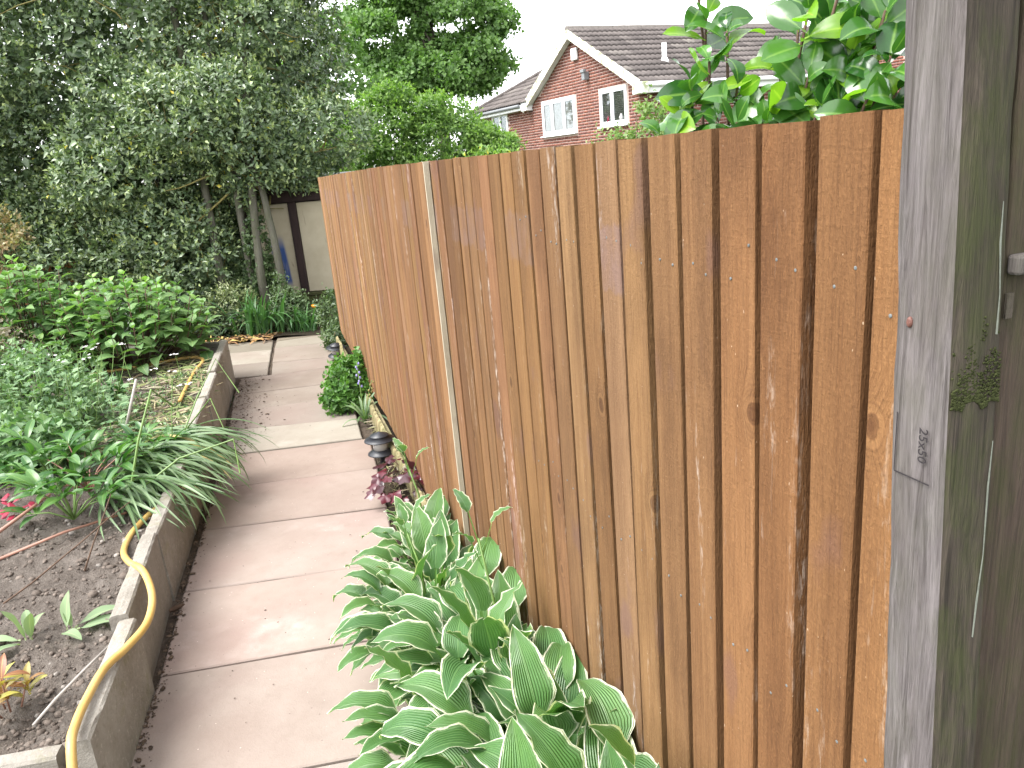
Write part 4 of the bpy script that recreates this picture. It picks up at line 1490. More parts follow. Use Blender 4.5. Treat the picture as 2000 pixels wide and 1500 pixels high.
m = MB(); m.box(0.0, 7.6, -0.27, -0.01, EZ - .24, EZ - .22); m.build('soffit', MAT['upvc'], house)
m = MB(); m.tube([(-0.1, -0.37, EZ - .06), (7.6, -0.37, EZ - .07)], 0.055, 10); m.build('gutter', MAT['upvc'], house, None, True)
m = MB(); m.box(-0.22, -0.19, GW + .40, 9.72, 3.0, 3.16); m.build('fascia', MAT['upvc'], house)
m = MB(); m.box(-0.19, 0.06, GW + .40, 9.72, 3.0, 3.02); m.build('soffit', MAT['upvc'], house)
m = MB(); m.tube([(-0.285, GW + .4, 3.12), (-0.285, 9.75, 3.12)], 0.05, 10); m.build('gutter', MAT['leadgrey'], house, None, True)
# alarm box, lamp, vent pipe
m = MB(); m.box(-0.09, -0.01, 2.68, 2.96, 3.97, 4.27); bevel(m.build('alarm_box', MAT['upvc'], house), .03, 3)
m = MB(); m.box(-0.16, -0.01, 2.2, 2.34, 3.42, 3.62); m.box(-0.19, -0.1, 2.18, 2.36, 3.6, 3.68); bevel(m.build('wall_lamp', MAT['leadgrey'], house), .012)
m = MB(); m.tube([(1.3, 0.75, 3.45), (1.3, 0.75, 4.05)], 0.06, 12); m.lathe([(0.16, 3.5), (0.09, 3.62), (0.07, 3.66)], 12, Matrix.Translation((1.3, 0.75, 0.05))); m.build('vent_pipe', MAT['pipe'], house, None, True)
# neighbouring gable seen through the camellia leaves
nb = tag(empty('neighbour_house', (11.6, 22.5, 0)), 'red brick wall with white window glimpsed through the glossy camellia leaves', 'house')
nb.rotation_euler = hm.to_euler()
m = MB(); m.box(0, 5, 0, 6, 0, 4.6); m.build('wall', MAT['mortar'], nb)
ni = []
k = 0
z = 0.0
while z < 4.5:
    y = -(0.1125 if k % 2 else 0)
    while y < 5.8:
        if y >= 0 and not (1.6 < y + .1 < 3.0 and 3.0 < z < 4.2):
            ni.append((0, Matrix.Translation((-.008, y, z)), (rng.random() * .999, 0, 0)))
        y += .225
    z += .075; k += 1
merged('bricks', BT, ni, MAT['brick'], nb, False)['kind'] = 'stuff'
m = MB(); m.box(-.03, .01, 1.7, 2.9, 3.05, 4.15); wn = m.build('window', MAT['upvc'], nb)
m = MB(); m.box(-.036, -.031, 1.8, 2.25, 3.15, 4.05); m.build('pane', MAT['room'], wn)
m = MB(); m.box(-.036, -.031, 2.35, 2.8, 3.15, 4.05); m.build('pane', MAT['room'], wn)
m = MB(); m.box(-.3, 5.3, -.3, 6.3, 4.6, 4.75); m.build('roof', MAT['tile'], nb)

# ------------------------------------------------------------------ shed at the end of the path
shed = tag(empty('garden_shed', (-2.27, 9.72, 0)), 'dark timber shed with cream panels at the end of the path', 'shed')
shed.rotation_euler = (0, 0, R(-3))
def sbox(name, mat, *a, bv=0.006, loc=None):
    m = MB(); m.box(*a)
    return bevel(m.build(name, mat, shed, None if loc is None else Matrix.Translation(loc)), bv, 1)
sbox('wall', MAT['shedwood'], -0.95, 2.4, 0.04, 2.4, 0.0, 1.36)
sbox('cream_panel', MAT['cream'], -0.26, 0.26, -0.012, 0.012, -0.55, 0.55, loc=(0.075, 0.026, 0.80))
o = sbox('cream_panel', MAT['creamblue'], -0.26, 0.26, -0.012, 0.012, -0.57, 0.57, loc=(-0.545, 0.026, 0.785))
o['label'] = 'cream panel with a smear of blue paint'
sbox('cream_panel', MAT['cream'], -0.26, 0.26, -0.012, 0.012, -0.55, 0.55, loc=(0.695, 0.026, 0.80))
for x in (-0.86, -0.235, 0.385, 1.0):
    sbox('frame_post', MAT['shedwood'], x - 0.048, x + 0.048, -0.02, 0.038, 0.20, 1.365)
sbox('fascia_board', MAT['shedwood'], -1.0, 2.5, -0.055, -0.022, 1.365, 1.50)
sbox('fascia_board', MAT['shedwood'], -1.0, 2.5, -0.075, -0.057, 1.495, 1.60)
sbox('sill_board', MAT['shedmoss'], -0.95, 2.4, -0.045, 0.036, 0.205, 0.245)
sbox('mossy_board', MAT['shedmoss'], -0.95, 2.4, -0.018, 0.036, 0.11, 0.20)
sbox('mossy_board', MAT['shedmoss'], -0.95, 2.4, -0.014, 0.036, 0.02, 0.105)
m = MB()
m.box(-1.05, 2.5, -0.12, 2.6, 1.605, 1.64)
o = m.build('roof', MAT['grey_felt'], shed)
o.rotation_euler = (R(0.6), 0, 0)

# ------------------------------------------------------------------ orange fence far left
ff = tag(empty('panel_fence', (-5.95, 9.75, 0)), 'orange-brown panel fence at the far left beyond the bushes', 'fence')
for k in range(11):
    m = MB()
    m.box(k * 0.15 - 0.9, k * 0.15 - 0.756, 0, 0.015, 0.1, 0.92 - .003 * k)
    o = m.build('fence_board', MAT['farfence'], ff)
m = MB(); m.box(-0.92, 0.78, -0.02, -0.001, 0.56, 0.62); m.build('rail', MAT['farfence'], ff)
m = MB(); m.box(-0.92, 0.78, -0.03, 0.03, 0.925, 0.965); m.build('capping', MAT['bark'], ff)
m = MB(); m.box(-1.05, -0.93, -0.06, 0.06, 0, 1.05); m.build('fence_post', MAT['shedwood'], ff)

# ------------------------------------------------------------------ trees and shrubs
def bough(m, a, b, r0, r1, rng, wob=0.06, n=6, sides=7):
    a, b = Vector(a), Vector(b)
    L = (b - a).length
    pts = []
    off = Vector()
    for i in range(n + 1):
        f = i / n
        off = off + rdir(rng) * (wob * L / n) if 0 < i < n else off
        pts.append(a.lerp(b, f) + off * (1 if i < n else 0.5))
    m.tube(pts, [r0 + (r1 - r0) * i / n for i in range(n + 1)], sides)
    return pts

# --- the big holly at the end of the garden
rng = random.Random(101)
holly = tag(empty('holly_tree', (-3.4, 9.9, 0)), 'large dense glossy dark green holly tree filling the upper left', 'tree')
HB = [((-4.4, 10.75, 3.35), (2.3, 1.75, 2.0)), ((-6.6, 10.5, 3.0), (2.2, 1.7, 2.3)), ((-2.75, 10.4, 3.2), (1.05, 1.1, 1.5)),
      ((-4.0, 10.6, 5.0), (2.4, 1.7, 1.7)), ((-6.6, 10.6, 5.2), (2.2, 1.6, 1.6)), ((-5.15, 9.85, 0.95), (0.95, 0.8, 0.85)), ((-6.8, 9.9, 2.0), (1.2, 0.8, 0.85)),
      ((-4.35, 9.8, 0.78), (0.9, 0.6, 0.68)), ((-3.7, 9.75, 0.5), (0.55, 0.35, 0.42)), ((-3.3, 10.6, 1.2), (0.9, 0.5, 1.0)), ((-4.8, 10.9, 1.7), (1.6, 0.6, 1.0)), ((-2.25, 9.65, 1.95), (0.55, 0.5, 0.42)), ((-2.6, 9.5, 1.8), (0.4, 0.35, 0.3)), ((-4.2, 9.3, 2.2), (0.8, 0.4, 0.55)), ((-3.15, 9.1, 2.35), (0.5, 0.25, 0.3)), ((-3.65, 9.35, 0.65), (0.42, 0.22, 0.5)), ((-4.3, 9.4, 1.3), (0.6, 0.3, 0.5)), ((-2.55, 10.2, 4.6), (1.0, 1.0, 1.1))]
hb = subblobs(HB, 150, rng, (0.28, 0.6), 0.75)
face = Vector((0, -1, 0.15)).normalized()
tp = tips_in(hb, 18000, rng, (0.55, 1.04), 0.3, 0.05, face)
tp = [t_ for t_ in tp if t_[0].z < 4.9 and t_[0].x < -1.35 and not (t_[0].z < 1.5 and t_[0].x > -2.75)]
its = crown_items(tp, 10, (0.05, 0.088), rng, 0.85, 0.004, 0.12)
# sparse leaves deep inside, so that the crown is not hollow
inn = tips_in(HB, 4200, rng, (0.15, 0.75), 0.1, 0.2)
its += crown_items([t_ for t_ in inn if t_[0].z < 4.6 and t_[0].x < -2.2], 8, (0.09, 0.15), rng, 0.1, 0, 0.2)
bk = tips_in([b for b in HB if b[0][2] > 2], 3600, rng, (0.4, 1.0), 0.2, 1.6, Vector((0, 1, 0)))
its += crown_items([t_ for t_ in bk if t_[0].z < 4.9 and t_[0].x < -1.7], 7, (0.10, 0.16), rng, 0.1, 0, 0.2)
hoff = Matrix.Translation((3.4, -9.9, 0))
o = merged('crown', SL, its, MAT['holly'], holly, True, hoff)
trunks = [((-3.36, 9.3, 0), (-3.32, 9.2, 1.0), (-3.55, 9.9, 4.4), 0.052), ((-3.05, 9.4, 0), (-2.98, 9.25, 1.2), (-3.2, 9.9, 4.4), 0.045), ((-2.83, 9.25, 0), (-2.80, 9.15, 1.25), (-2.66, 9.9, 4.4), 0.048),
          ((-2.66, 9.2, 0), (-2.62, 9.15, 1.05), (-2.78, 9.3, 2.0), 0.045), ((-2.95, 9.45, 0.0), (-2.90, 9.4, 1.4), (-2.95, 9.9, 4.2), 0.036), ((-4.6, 10.3, 0), (-4.7, 10.3, 1.4), (-4.9, 10.5, 3.0), 0.09), ((-3.9, 10.2, 0), (-4.1, 10.2, 1.3), (-4.6, 10.3, 2.9), 0.07)]
for (a, b, c, r_) in trunks:
    m = MB()
    pts = []
    for i in range(11):
        f = i / 10
        p = Vector(a) * (1 - f) ** 2 + Vector(b) * 2 * f * (1 - f) + Vector(c) * f * f + (Vector(b) - (Vector(a) + Vector(c)) / 2) * (2 * f * (1 - f))
        pts.append(p + Vector((0.02 * frac((a[0], f * 3, 0)), 0.02 * frac((a[0], f * 3, 5)), 0)))
    m.tube(pts, [r_ * (1.15 - .45 * i / 10) for i in range(11)], 10)
    m.build('trunk', MAT['bark'], holly, hoff, True)
tw = MB()                        # olive twigs showing all through the crown
for (p, d, k) in rng.sample(tp, 650):
    a = p - d * rng.uniform(0.25, 0.55) + Vector((0, 0.1, -0.12)) + rdir(rng) * .1
    mid = a.lerp(p, .5) + Vector((0, 0, -0.10)) * rng.random() + rdir(rng) * .05
    tw.tube([a, a.lerp(mid, .5) + rdir(rng) * .01, mid, mid.lerp(p, .5) + Vector((0, 0, -.02)), p], [0.007, 0.006, 0.005, 0.004, 0.003], 4, False)
for i in range(46):              # longer bare arching branches
    t0 = rng.choice(trunks)
    a = Vector(t0[1]).lerp(Vector(t0[2]), rng.random())
    b = rng.choice(tp)[0]
    if (b - a).length < 2.6:
        bough(tw, a, b, 0.016, 0.005, rng, 0.22, 7, 5)
tw.build('twigs', MAT['bark_twig'], holly, hoff, True)['kind'] = 'stuff'

# ivy climbing the right hand trunks
ivy = tag(empty('ivy', (-2.85, 9.4, 0)), 'ivy climbing over the slim trunks beside the shed', 'ivy')
tp2 = tips_in([((-2.84, 9.22, 0.85), (0.14, 0.14, 0.5)), ((-2.98, 9.3, 0.4), (0.26, 0.18, 0.36))], 420, rng, (0.6, 1.0), 0.2, 0.03, face)
merged('leaves', BL, crown_items(tp2, 5, (0.04, 0.07), rng, 0.5, 0, 0.05), MAT['ivy'], ivy, True, Matrix.Translation((2.85, -9.4, 0)))

# --- tall deciduous tree far behind
rng = random.Random(55)
bt = tag(empty('maple_tree', (-1.8, 31, 0)), 'tall broad green deciduous tree behind the house wing', 'tree')
boff = Matrix.Translation((1.8, -31, 0))
TB = [((-2.0, 31, 7.6), (2.4, 2.0, 2.9)), ((-3.4, 31, 6.8), (1.3, 1.2, 1.6)), ((-0.4, 31, 6.7), (1.3, 1.3, 1.7)), ((-1.9, 31, 5.3), (1.4, 1.2, 0.9)), ((-0.3, 31, 5.2), (0.9, 0.9, 0.8)), ((-1.2, 30.6, 4.7), (1.3, 0.9, 0.6)), ((-2.9, 30.6, 5.0), (1.1, 0.9, 0.7)), ((-4.0, 31.5, 8.4), (1.4, 1.4, 1.6))]
tb = subblobs(TB, 120, rng, (0.45, 0.85), 0.6)[len(TB):]
tp = tips_in(tb, 6000, rng, (0.35, 1.0), 0.2, 4.0)
tp = [t_ for t_ in tp if t_[0].z < 9.2]
merged('crown', BL, crown_items(tp, 7, (0.13, 0.22), rng, 0.4, 0, 0.28), MAT['bigtree'], bt, True, boff)
m = MB()
m.tube([(-1.8, 31, 0), (-1.75, 31, 2.5), (-1.8, 31, 5.0), (-1.9, 31, 7.5)], [0.3, 0.24, 0.17, 0.08], 10)
for i in range(26):
    a = Vector((-1.8, 31, rng.uniform(3.6, 6.8)))
    b = rng.choice(tb)[0]
    bough(m, a, b, 0.085, 0.02, rng, 0.2, 6, 6)
m.build('trunk', MAT['barkd'], bt, boff, True)

# --- hazy hedge line of trees beyond the holly, so that no bare horizon shows
rng = random.Random(77)
def back_tree(x, y, h, r_, label, mat, n=900):
    t_ = tag(empty('garden_tree', (x, y, 0)), label, 'tree', 'trees far behind the gardens')
    bl = subblobs([((0, 0, h * .6), (r_, r_ * .8, h * .38))], 26, rng, (r_ * .25, r_ * .45), 0.7)
    tps = tips_in(bl, n, rng, (0.5, 1.0), 0.3, 0.2, face)
    merged('crown', BL, crown_items(tps, 6, (0.13, 0.24), rng, 0.4, 0, 0.25), mat, t_)
    m = MB()
    m.tube([(0, 0, 0), (0.05, 0, h * .4), (0, 0, h * .75)], [0.16, 0.12, 0.05], 8)
    m.build('trunk', MAT['barkd'], t_, None, True)
back_tree(-5.2, 26, 6.6, 1.7, 'green tree far behind the holly just left of the tall tree', MAT['bigtree'], 700)

# --- bright green shrub over the fence
rng = random.Random(66)
ms_ = tag(empty('bright_green_shrub', (-1.1, 14, 0)), 'rounded bright green shrub rising beyond the fence below the tall tree', 'shrub')
moff = Matrix.Translation((1.1, -14, 0))
SB = [((-1.75, 14.1, 1.85), (0.75, 0.7, 1.1)), ((-0.85, 14, 1.8), (0.8, 0.7, 0.97)), ((-0.12, 13.9, 1.55), (0.52, 0.5, 0.68)), ((-2.3, 14.4, 1.7), (0.5, 0.6, 0.9))]
sb = subblobs(SB, 70, rng, (0.16, 0.32), 0.7)
tp = tips_in(sb, 5600, rng, (0.6, 1.08), 0.35, 0.3, face)
merged('crown', SL, crown_items(tp, 8, (0.06, 0.11), rng, 0.8, 0, 0.13), MAT['midshrub'], ms_, True, moff)
m = MB()
for i in range(9):
    bough(m, (-1.1 + rng.uniform(-.3, .3), 14.1, 0), (rng.uniform(-2.3, 0.1), 14 + rng.uniform(-.3, .3), rng.uniform(1.4, 2.3)), 0.05, 0.012, rng, 0.12, 6, 6)
m.build('stems', MAT['barkd'], ms_, moff, True)

# --- yellow tipped shrub just above the fence
rng = random.Random(67)
ys = tag(empty('yellow_tipped_shrub', (-0.05, 9.2, 0)), 'yellow-green shoots of a shrub just clearing the fence top', 'shrub')
tp = tips_in([((-0.05, 9.2, 1.3), (0.42, 0.3, 0.42)), ((-0.3, 9.2, 1.2), (0.3, 0.3, 0.45)), ((0.12, 9.2, 1.32), (0.25, 0.2, 0.42))], 620, rng, (0.6, 1.15), 0.6, 0.2)
merged('crown', SL, crown_items(tp, 6, (0.05, 0.08), rng, 1.0, 0.05, 0.1), MAT['midshrub'], ys, True, Matrix.Translation((0.05, -9.2, 0)))
m = MB()
for i in range(6):
    bough(m, (-0.05, 9.2, 0), (rng.uniform(-.35, .3), 9.2, rng.uniform(1.1, 1.6)), 0.015, 0.005, rng, 0.1, 5, 5)
m.build('stems', MAT['brown_twig'], ys, Matrix.Translation((0.05, -9.2, 0)), True)

# --- variegated shrub before the house
rng = random.Random(68)
vsb = tag(empty('variegated_shrub', (1.9, 10, 0)), 'pale variegated shrub with pointed top in front of the brick gable', 'shrub')
voff = Matrix.Translation((-1.9, -10, 0))
tp = tips_in(subblobs([((1.98, 10, 1.55), (0.24, 0.25, 0.75)), ((1.5, 10, 1.5), (0.28, 0.25, 0.42)), ((2.3, 10, 1.45), (0.3, 0.25, 0.55)), ((1.95, 10, 1.2), (0.6, .3, .5))], 30, rng, (.08, .16)), 1000, rng, (0.5, 1.1), 0.5, 0.2)
merged('crown', SL, crown_items(tp, 6, (0.05, 0.085), rng, 0.8, 0, 0.1), MAT['dogwood'], vsb, True, voff)
m = MB()
for i in range(7):
    bough(m, (1.9, 10, 0), (rng.uniform(1.4, 2.4), 10, rng.uniform(1.3, 2.1)), 0.02, 0.006, rng, 0.1, 5, 5)
m.build('stems', MAT['brown_twig'], vsb, voff, True)

# --- camellia just behind the near fence
rng = random.Random(91)
CT = [(0.433, 1.6, 1.88), (0.458, 1.55, 1.843), (0.41, 1.5, 1.788), (0.376, 1.5, 1.756), (0.446, 1.45, 1.737), (0.356, 1.5, 1.709), (0.409, 1.45, 1.688), (0.318, 1.5, 1.665), (0.483, 1.45, 1.7), (0.519, 1.4, 1.71), (0.546, 1.5, 1.786), (0.554, 1.4, 1.74), (0.6, 1.45, 1.792), (0.592, 1.55, 1.841), (0.628, 1.5, 1.848), (0.624, 1.4, 1.759), (0.648, 1.4, 1.806), (0.657, 1.35, 1.828), (0.644, 1.3, 1.754), (0.614, 1.3, 1.703), (0.587, 1.35, 1.693), (0.656, 1.3, 1.699), (0.553, 1.35, 1.688), (0.484, 1.4, 1.671), (0.43, 1.4, 1.676), (0.684, 1.5, 1.852), (0.771, 1.6, 1.825), (0.704, 1.6, 1.738), (0.551, 1.4, 1.845), (0.42, 1.62, 1.95), (0.63, 1.45, 1.90), (0.70, 1.4, 1.88)]
cm = tag(empty('camellia_bush', (0.55, 1.75, 0)), 'camellia with large glossy oval leaves above the near end of the fence', 'shrub')
coff = Matrix.Translation((-0.55, -1.75, 0))
CTPL = [leaf(0.088, 0.053, 7, 4, pr_ell, R(e0), R(e1), 0.008, fold, wv, 1.5, ph, 1.0, 0.0016)
        for e0, e1, fold, wv, ph in ((20, -30, .28, .015, 0), (10, -10, .2, .02, 1), (30, -45, .35, .01, 2), (0, 15, .15, .02, 3), (15, -60, .25, .02, 4))]
items = []
stem = MB()
for ci, c in enumerate(CT):
    p = Vector(c)
    root = Vector((0.55 + rng.uniform(-.12, .12), 1.78 + rng.uniform(-.05, .05), 1.0))
    mid = root.lerp(p, 0.55) + Vector((0, 0.06, -0.10))
    stem.tube([root, mid, p.lerp(mid, .35), p], [0.006, 0.0045, 0.0035, 0.0025], 6)
    d = (p - mid).normalized()
    d = (d + Vector((0, 0, .5))).normalized()
    a = d.orthogonal().normalized()
    b = d.cross(a)
    n = rng.choice((6, 7, 8)) if p.x > 0.5 else rng.choice((4, 5, 6))
    for i in range(n):
        f = i / (n - 1)
        t_ = i * 2.399 + rng.uniform(-.4, .4) + ci
        ang = R(92) - R(62) * f + rng.uniform(-.2, .2)
        ax = d * math.cos(ang) + (a * math.cos(t_) + b * math.sin(t_)) * math.sin(ang)
        ps = p - d * (0.055 * (1 - f)) 
        ps2 = ps + ax * 0.04
        off = FN.dot(ps2 + ax * 0.05 - FB)
        if off > -0.045 and ps.z < 1.72:
            continue
        s_ = rng.uniform(0.78, 1.12) * (1.0 if f < .75 else 0.62)
        items.append((rng.randrange(5), coff @ mtx(ps, ax, Vector((-0.25, -0.7, 0.8)) + rdir(rng) * .6, s_), (rng.random() * .999, 0, 0)))
yg = [q for q in items if rng.random() < 0.16]
items = [q for q in items if q not in yg]
parts(cm, 'leaf', CTPL, items, MAT['camellia'], 400)
ygm = leaf_mat('young_camellia_leaf', (0.11, 0.26, 0.015), (0.2, 0.36, 0.03), rough=0.25, spec=0.5, trans=0.4, rib=0.3)
parts(cm, 'young_leaf', CTPL, yg, ygm, 300)
stem.build('branches', MAT['brown_twig'], cm, coff, True)
m = MB()
m.tube([(0.55, 1.78, 0), (0.56, 1.77, 0.5), (0.55, 1.78, 1.02)], [0.02, 0.016, 0.008], 8)
m.build('trunk', MAT['barkd'], cm, coff, True)

# ------------------------------------------------------------------ hostas along the fence
HT = []
rng = random.Random(17)
for k in range(28):                     # 14 low leaves, then 14 on long stalks
    kind = k % 14 % 3                 # 0 outer drooping, 1 middle, 2 inner upright
    tall = k >= 14
    e0 = R([44, 60, 76][kind] + rng.uniform(-8, 8) + (8 if tall else 0))
    e1 = R([-48, -22, 35][kind] + rng.uniform(-18, 18))
    HT.append(leaf(rng.uniform(0.155, 0.20), rng.uniform(0.082, 0.105), 12, 10, pr_heart, e0, e1, rng.uniform(0.27, 0.37) if tall else rng.uniform(0.15, 0.24), 0.22 + 0.18 * rng.random(), rng.uniform(.018, .042), rng.uniform(2.2, 4.2), rng.uniform(0, 6), 1.0, 0.0045, rng.uniform(-.3, .3)))
hl = ['farthest white-edged hosta, beside the purple-leaved plant', 'second hosta from the purple-leaved plant, against the fence', 'third hosta along the fence, spilling over the pink paving',
      'hosta in the middle of the row with leaves lying on the paving', 'fifth hosta along the fence, with upright leaves against the boards', 'near hosta whose leaf tips hang over the slab joint', 'nearest hosta at the foot of the picture against the fence', 'hosta at the bottom edge nearest the paving', 'hosta cut by the bottom edge, tallest against the fence boards']
clumps = [(0.50, 0.16, 0.95, 66, 0), (0.82, 0.18, 1.05, 76, 0.2), (1.08, 0.27, 1.0, 74, 0.2), (1.32, 0.20, 1.05, 80, 0.45), (1.56, 0.15, 1.1, 78, 0.8), (1.70, 0.31, 1.02, 80, 0.45), (1.98, 0.16, 1.12, 82, 0.9), (2.16, 0.34, 1.05, 74, 0.5), (2.30, 0.12, 1.15, 78, 1.0)]
hpz = 0.03
for ci, (s_, off, sc_, n, tallf) in enumerate(clumps):
    base = FP(s_, off, hpz + 0.12 * max(0.0, min(1.0, (s_ - 1.2) / 0.7)) * (1.0 if off < .25 else .35))
    hp = tag(empty('hosta', base), hl[ci], 'hosta', 'white-edged hostas along the fence')
    fa = math.atan2(FN.y, FN.x)
    for i in range(n):
        kind = rng.choices((0, 1, 2), (0.5, 0.34, 0.16))[0]
        tb_ = 14 if rng.random() < tallf else 0
        ti = tb_ + rng.choice([k for k in range(14) if k % 3 == kind])
        az = i * 2.399 + rng.uniform(-.4, .4)
        # keep the leaves off the fence boards
        out = math.cos(az - fa)
        rr = rng.uniform(0.0, 0.05)
        s2 = sc_ * rng.uniform(0.62, 1.02)
        if out < -0.2:
            reach = (off - 0.03) / max(0.2, -out)
            if kind == 0:
                ti = tb_ + rng.choice([k for k in range(14) if k % 3 != 0])
            s2 = min(s2, max(0.62, reach / 0.27))
        mt = Matrix.Translation((math.cos(az) * rr, math.sin(az) * rr, 0)) @ Matrix.Rotation(az, 4, 'Z') @ Matrix.Rotation(rng.uniform(-.16, .16), 4, 'X') @ Matrix.Scale(s2, 4)
        me_key = ('hosta', ti)
        if me_key not in MAT:
            MAT[me_key] = lmesh('leaf', HT[ti], MAT['hosta'])
        o = bpy.data.objects.new('leaf', MAT[me_key])
        C.objects.link(o)
        o.parent = hp
        o.matrix_local = mt
    if ci in (0, 4, 2):                # flower stalks with a leafy bract
        m = MB()
        top = Vector((-0.03, 0.02, 0.50 if ci < 3 else 0.62))
        pts = [Vector((0, 0, 0)), Vector((0.01, 0, 0.2)), Vector((0, 0.01, 0.38)), top]
        m.tube(pts, [0.005, 0.0045, 0.004, 0.003], 6)
        m.build('flower_stalk', MAT['greenstem'], hp, None, True)
        for k in range(3):
            o = bpy.data.objects.new('leaf', MAT[('hosta', 2)] if ('hosta', 2) in MAT else MAT[me_key])
            C.objects.link(o)
            o.parent = hp
            o.matrix_local = Matrix.Translation(top * (0.86 + .05 * k)) @ Matrix.Rotation(k * 2.3 + ci, 4, 'Z') @ Matrix.Rotation(R(12), 4, 'Y') @ Matrix.Scale(0.42, 4)

# ------------------------------------------------------------------ plants between path and fence
LAMP = MB()
def path_light(loc, label, tilt=0.0):
    t_ = tag(empty('path_light', loc), label, 'garden light', 'black garden lights along the path')
    t_.rotation_euler = (R(tilt), R(tilt * .6), 0)
    t_.scale = (1.2, 1.2, 1.2)
    m = MB(); m.lathe([(0.001, 0.158), (0.016, 0.150), (0.045, 0.140), (0.046, 0.137), (0.040, 0.136), (0.072, 0.120), (0.074, 0.116), (0.07, 0.115), (0.03, 0.118)], 28)
    m.build('cap', MAT['black'], t_, None, True)
    m = MB(); m.lathe([(0.036, 0.070), (0.036, 0.118)], 20); m.build('lens', MAT['lens'], t_, None, True)
    m = MB(); m.lathe([(0.03, 0.074), (0.036, 0.070), (0.064, 0.052), (0.065, 0.048), (0.03, 0.046), (0.012, 0.04), (0.012, -0.06), (0.001, -0.09)], 24)
    m.build('base_flange', MAT['black'], t_, None, True)
path_light((-0.785, 4.16, 0.03), 'black tiered garden light beside the purple-leaved plant')
path_light((-1.60, 6.95, -0.02), 'black garden light farthest along the path at the fence foot', 8)
path_light((-1.12, 5.48, 0.05), 'black garden light buried in the leafy green mound')

def shrub_leaves(name, loc, label, cat, tpls, blobs, n, per, size, mat, rng, limit=0, tip=0.6, spread=0.06, up=0.4, stems=None, stem_mat=None, group=None, zmin=-0.05):
    """small plant: leaves (as parts or as one mass) and stems"""
    p_ = tag(empty(name, loc), label, cat, group)
    tps = tips_in(blobs, n, rng, (0.45, 1.05), up, zmin)
    its = crown_items(tps, per, size, rng, tip, 0, spread, len(tpls))
    if limit:
        parts(p_, 'leaf', tpls, its, mat, limit, 'inner_leaves')
    else:
        merged('leaves', tpls, its, mat, p_)
    if stems:
        m = MB()
        for i in range(stems):
            t_ = rng.choice(tps)
            b = t_[0]
            bough(m, (b.x * .25, b.y * .25, -0.02), b, 0.006, 0.0025, rng, 0.08, 4, 5)
        m.build('stems', stem_mat or MAT['greenstem'], p_, None, True)
    return p_

rng = random.Random(200)
# purple-leaved heuchera: lobed leaves on thin stalks
def lobed(L, lobes=5, seed=0, wave=0.05, stalk=0.06, deep=0.32):
    rg = random.Random(seed)
    V, F, U = [(0, 0, 0)], [], [(0.5, 0.05)]
    n = 22
    V[0] = (0.0, 0, 0)
    for i in range(n + 1):
        a = R(-150) + R(300) * i / n
        k = 1 - deep * abs(math.sin(a * lobes / 1.7)) + rg.uniform(-.04, .04)
        r_ = 0.5 * L * k * (0.75 + 0.35 * math.cos(a * .5) ** 2)
        z = wave * L * math.sin(a * 3 + seed) - 0.09 * L
        V.append((L * .18 + math.cos(a) * r_ , math.sin(a) * r_, z))
        U.append((0.5 + 0.45 * math.sin(a), 0.5))
    V[0] = (L * .15, 0, 0.0)
    for i in range(1, n + 1):
        F.append((0, i, i + 1))
    b = len(V)
    V += [(0, -.002, 0), (0, .002, 0), (-stalk * .3, .002, -stalk), (-stalk * .3, -.002, -stalk), (L * .15, .001, 0), (L * .15, -.001, 0)]
    U += [(0.5, 0)] * 6
    F += [(b, b + 1, b + 2, b + 3), (b, b + 5, b + 4, b + 1)]
    return np.array(V), F, U
HEU = [lobed(0.105, 5, k) for k in range(5)]
hu = tag(empty('purple_heuchera', (-0.60, 3.62, 0.02)), 'dark maroon lobed-leaf plant beside the log edging', 'plant')
its = []
for i in range(30):
    az = i * 2.4
    r_ = 0.03 + 0.12 * (i / 30) ** .6
    z = 0.19 - 0.10 * (i / 30) + rng.uniform(-.03, .04)
    tilt = 0.3 + 0.8 * (i / 30)
    ax = Vector((math.cos(az) * math.cos(tilt * .5), math.sin(az) * math.cos(tilt * .5), -math.sin(tilt * .5)))
    its.append((rng.randrange(5), mtx(Vector((math.cos(az) * r_ - .01, math.sin(az) * r_ * 1.2, z)), ax, Vector((0, -.3, 1)) + rdir(rng) * .5, rng.uniform(.6, 1.1)), (rng.random() * .99, 0, 0)))
its.append((0, mtx(Vector((0.10, 0.02, 0.2)), (0.9, -.2, .2), (-0.4, -.6, .6), 1.15), (0.8, 0, 0)))
parts(hu, 'leaf', HEU, its, MAT['heuchera'], 300)

# fresh green mound beside the light
shrub_leaves('green_mound_plant', (-1.17, 5.42, 0.0), 'fresh green leafy mound by the path between two garden lights', 'plant', BL,
             [((0, 0, 0.17), (0.17, 0.22, 0.20)), ((-0.06, -0.1, 0.1), (0.14, 0.14, 0.12)), ((0.05, 0.15, 0.22), (0.1, 0.12, 0.16))], 520, 5, (0.03, 0.055), MAT['aquilegia'], rng, 300, 0.5, 0.05, 0.4, 14)
st_ = MB()
sk = tag(empty('bluebell', (-1.02, 4.98, 0.0)), 'faded bluebell with strappy leaves in front of the green mound', 'plant')
BLD = [leaf(0.28, 0.030, 9, 2, pr_strap, R(e0), R(e1), 0, .35, 0, 1, 0, 1.2, side=sdv) for e0, e1, sdv in ((75, -30, .1), (65, -60, -.1), (80, 30, 0), (55, -75, .15))]
its = []
for i in range(17):
    az = rng.uniform(0, 6.28)
    its.append((rng.randrange(4), Matrix.Rotation(az, 4, 'Z') @ Matrix.Scale(rng.uniform(.6, 1.05), 4), (rng.random() * .99, 0, 0)))
parts(sk, 'leaf', BLD, its, MAT['blade'], 300)
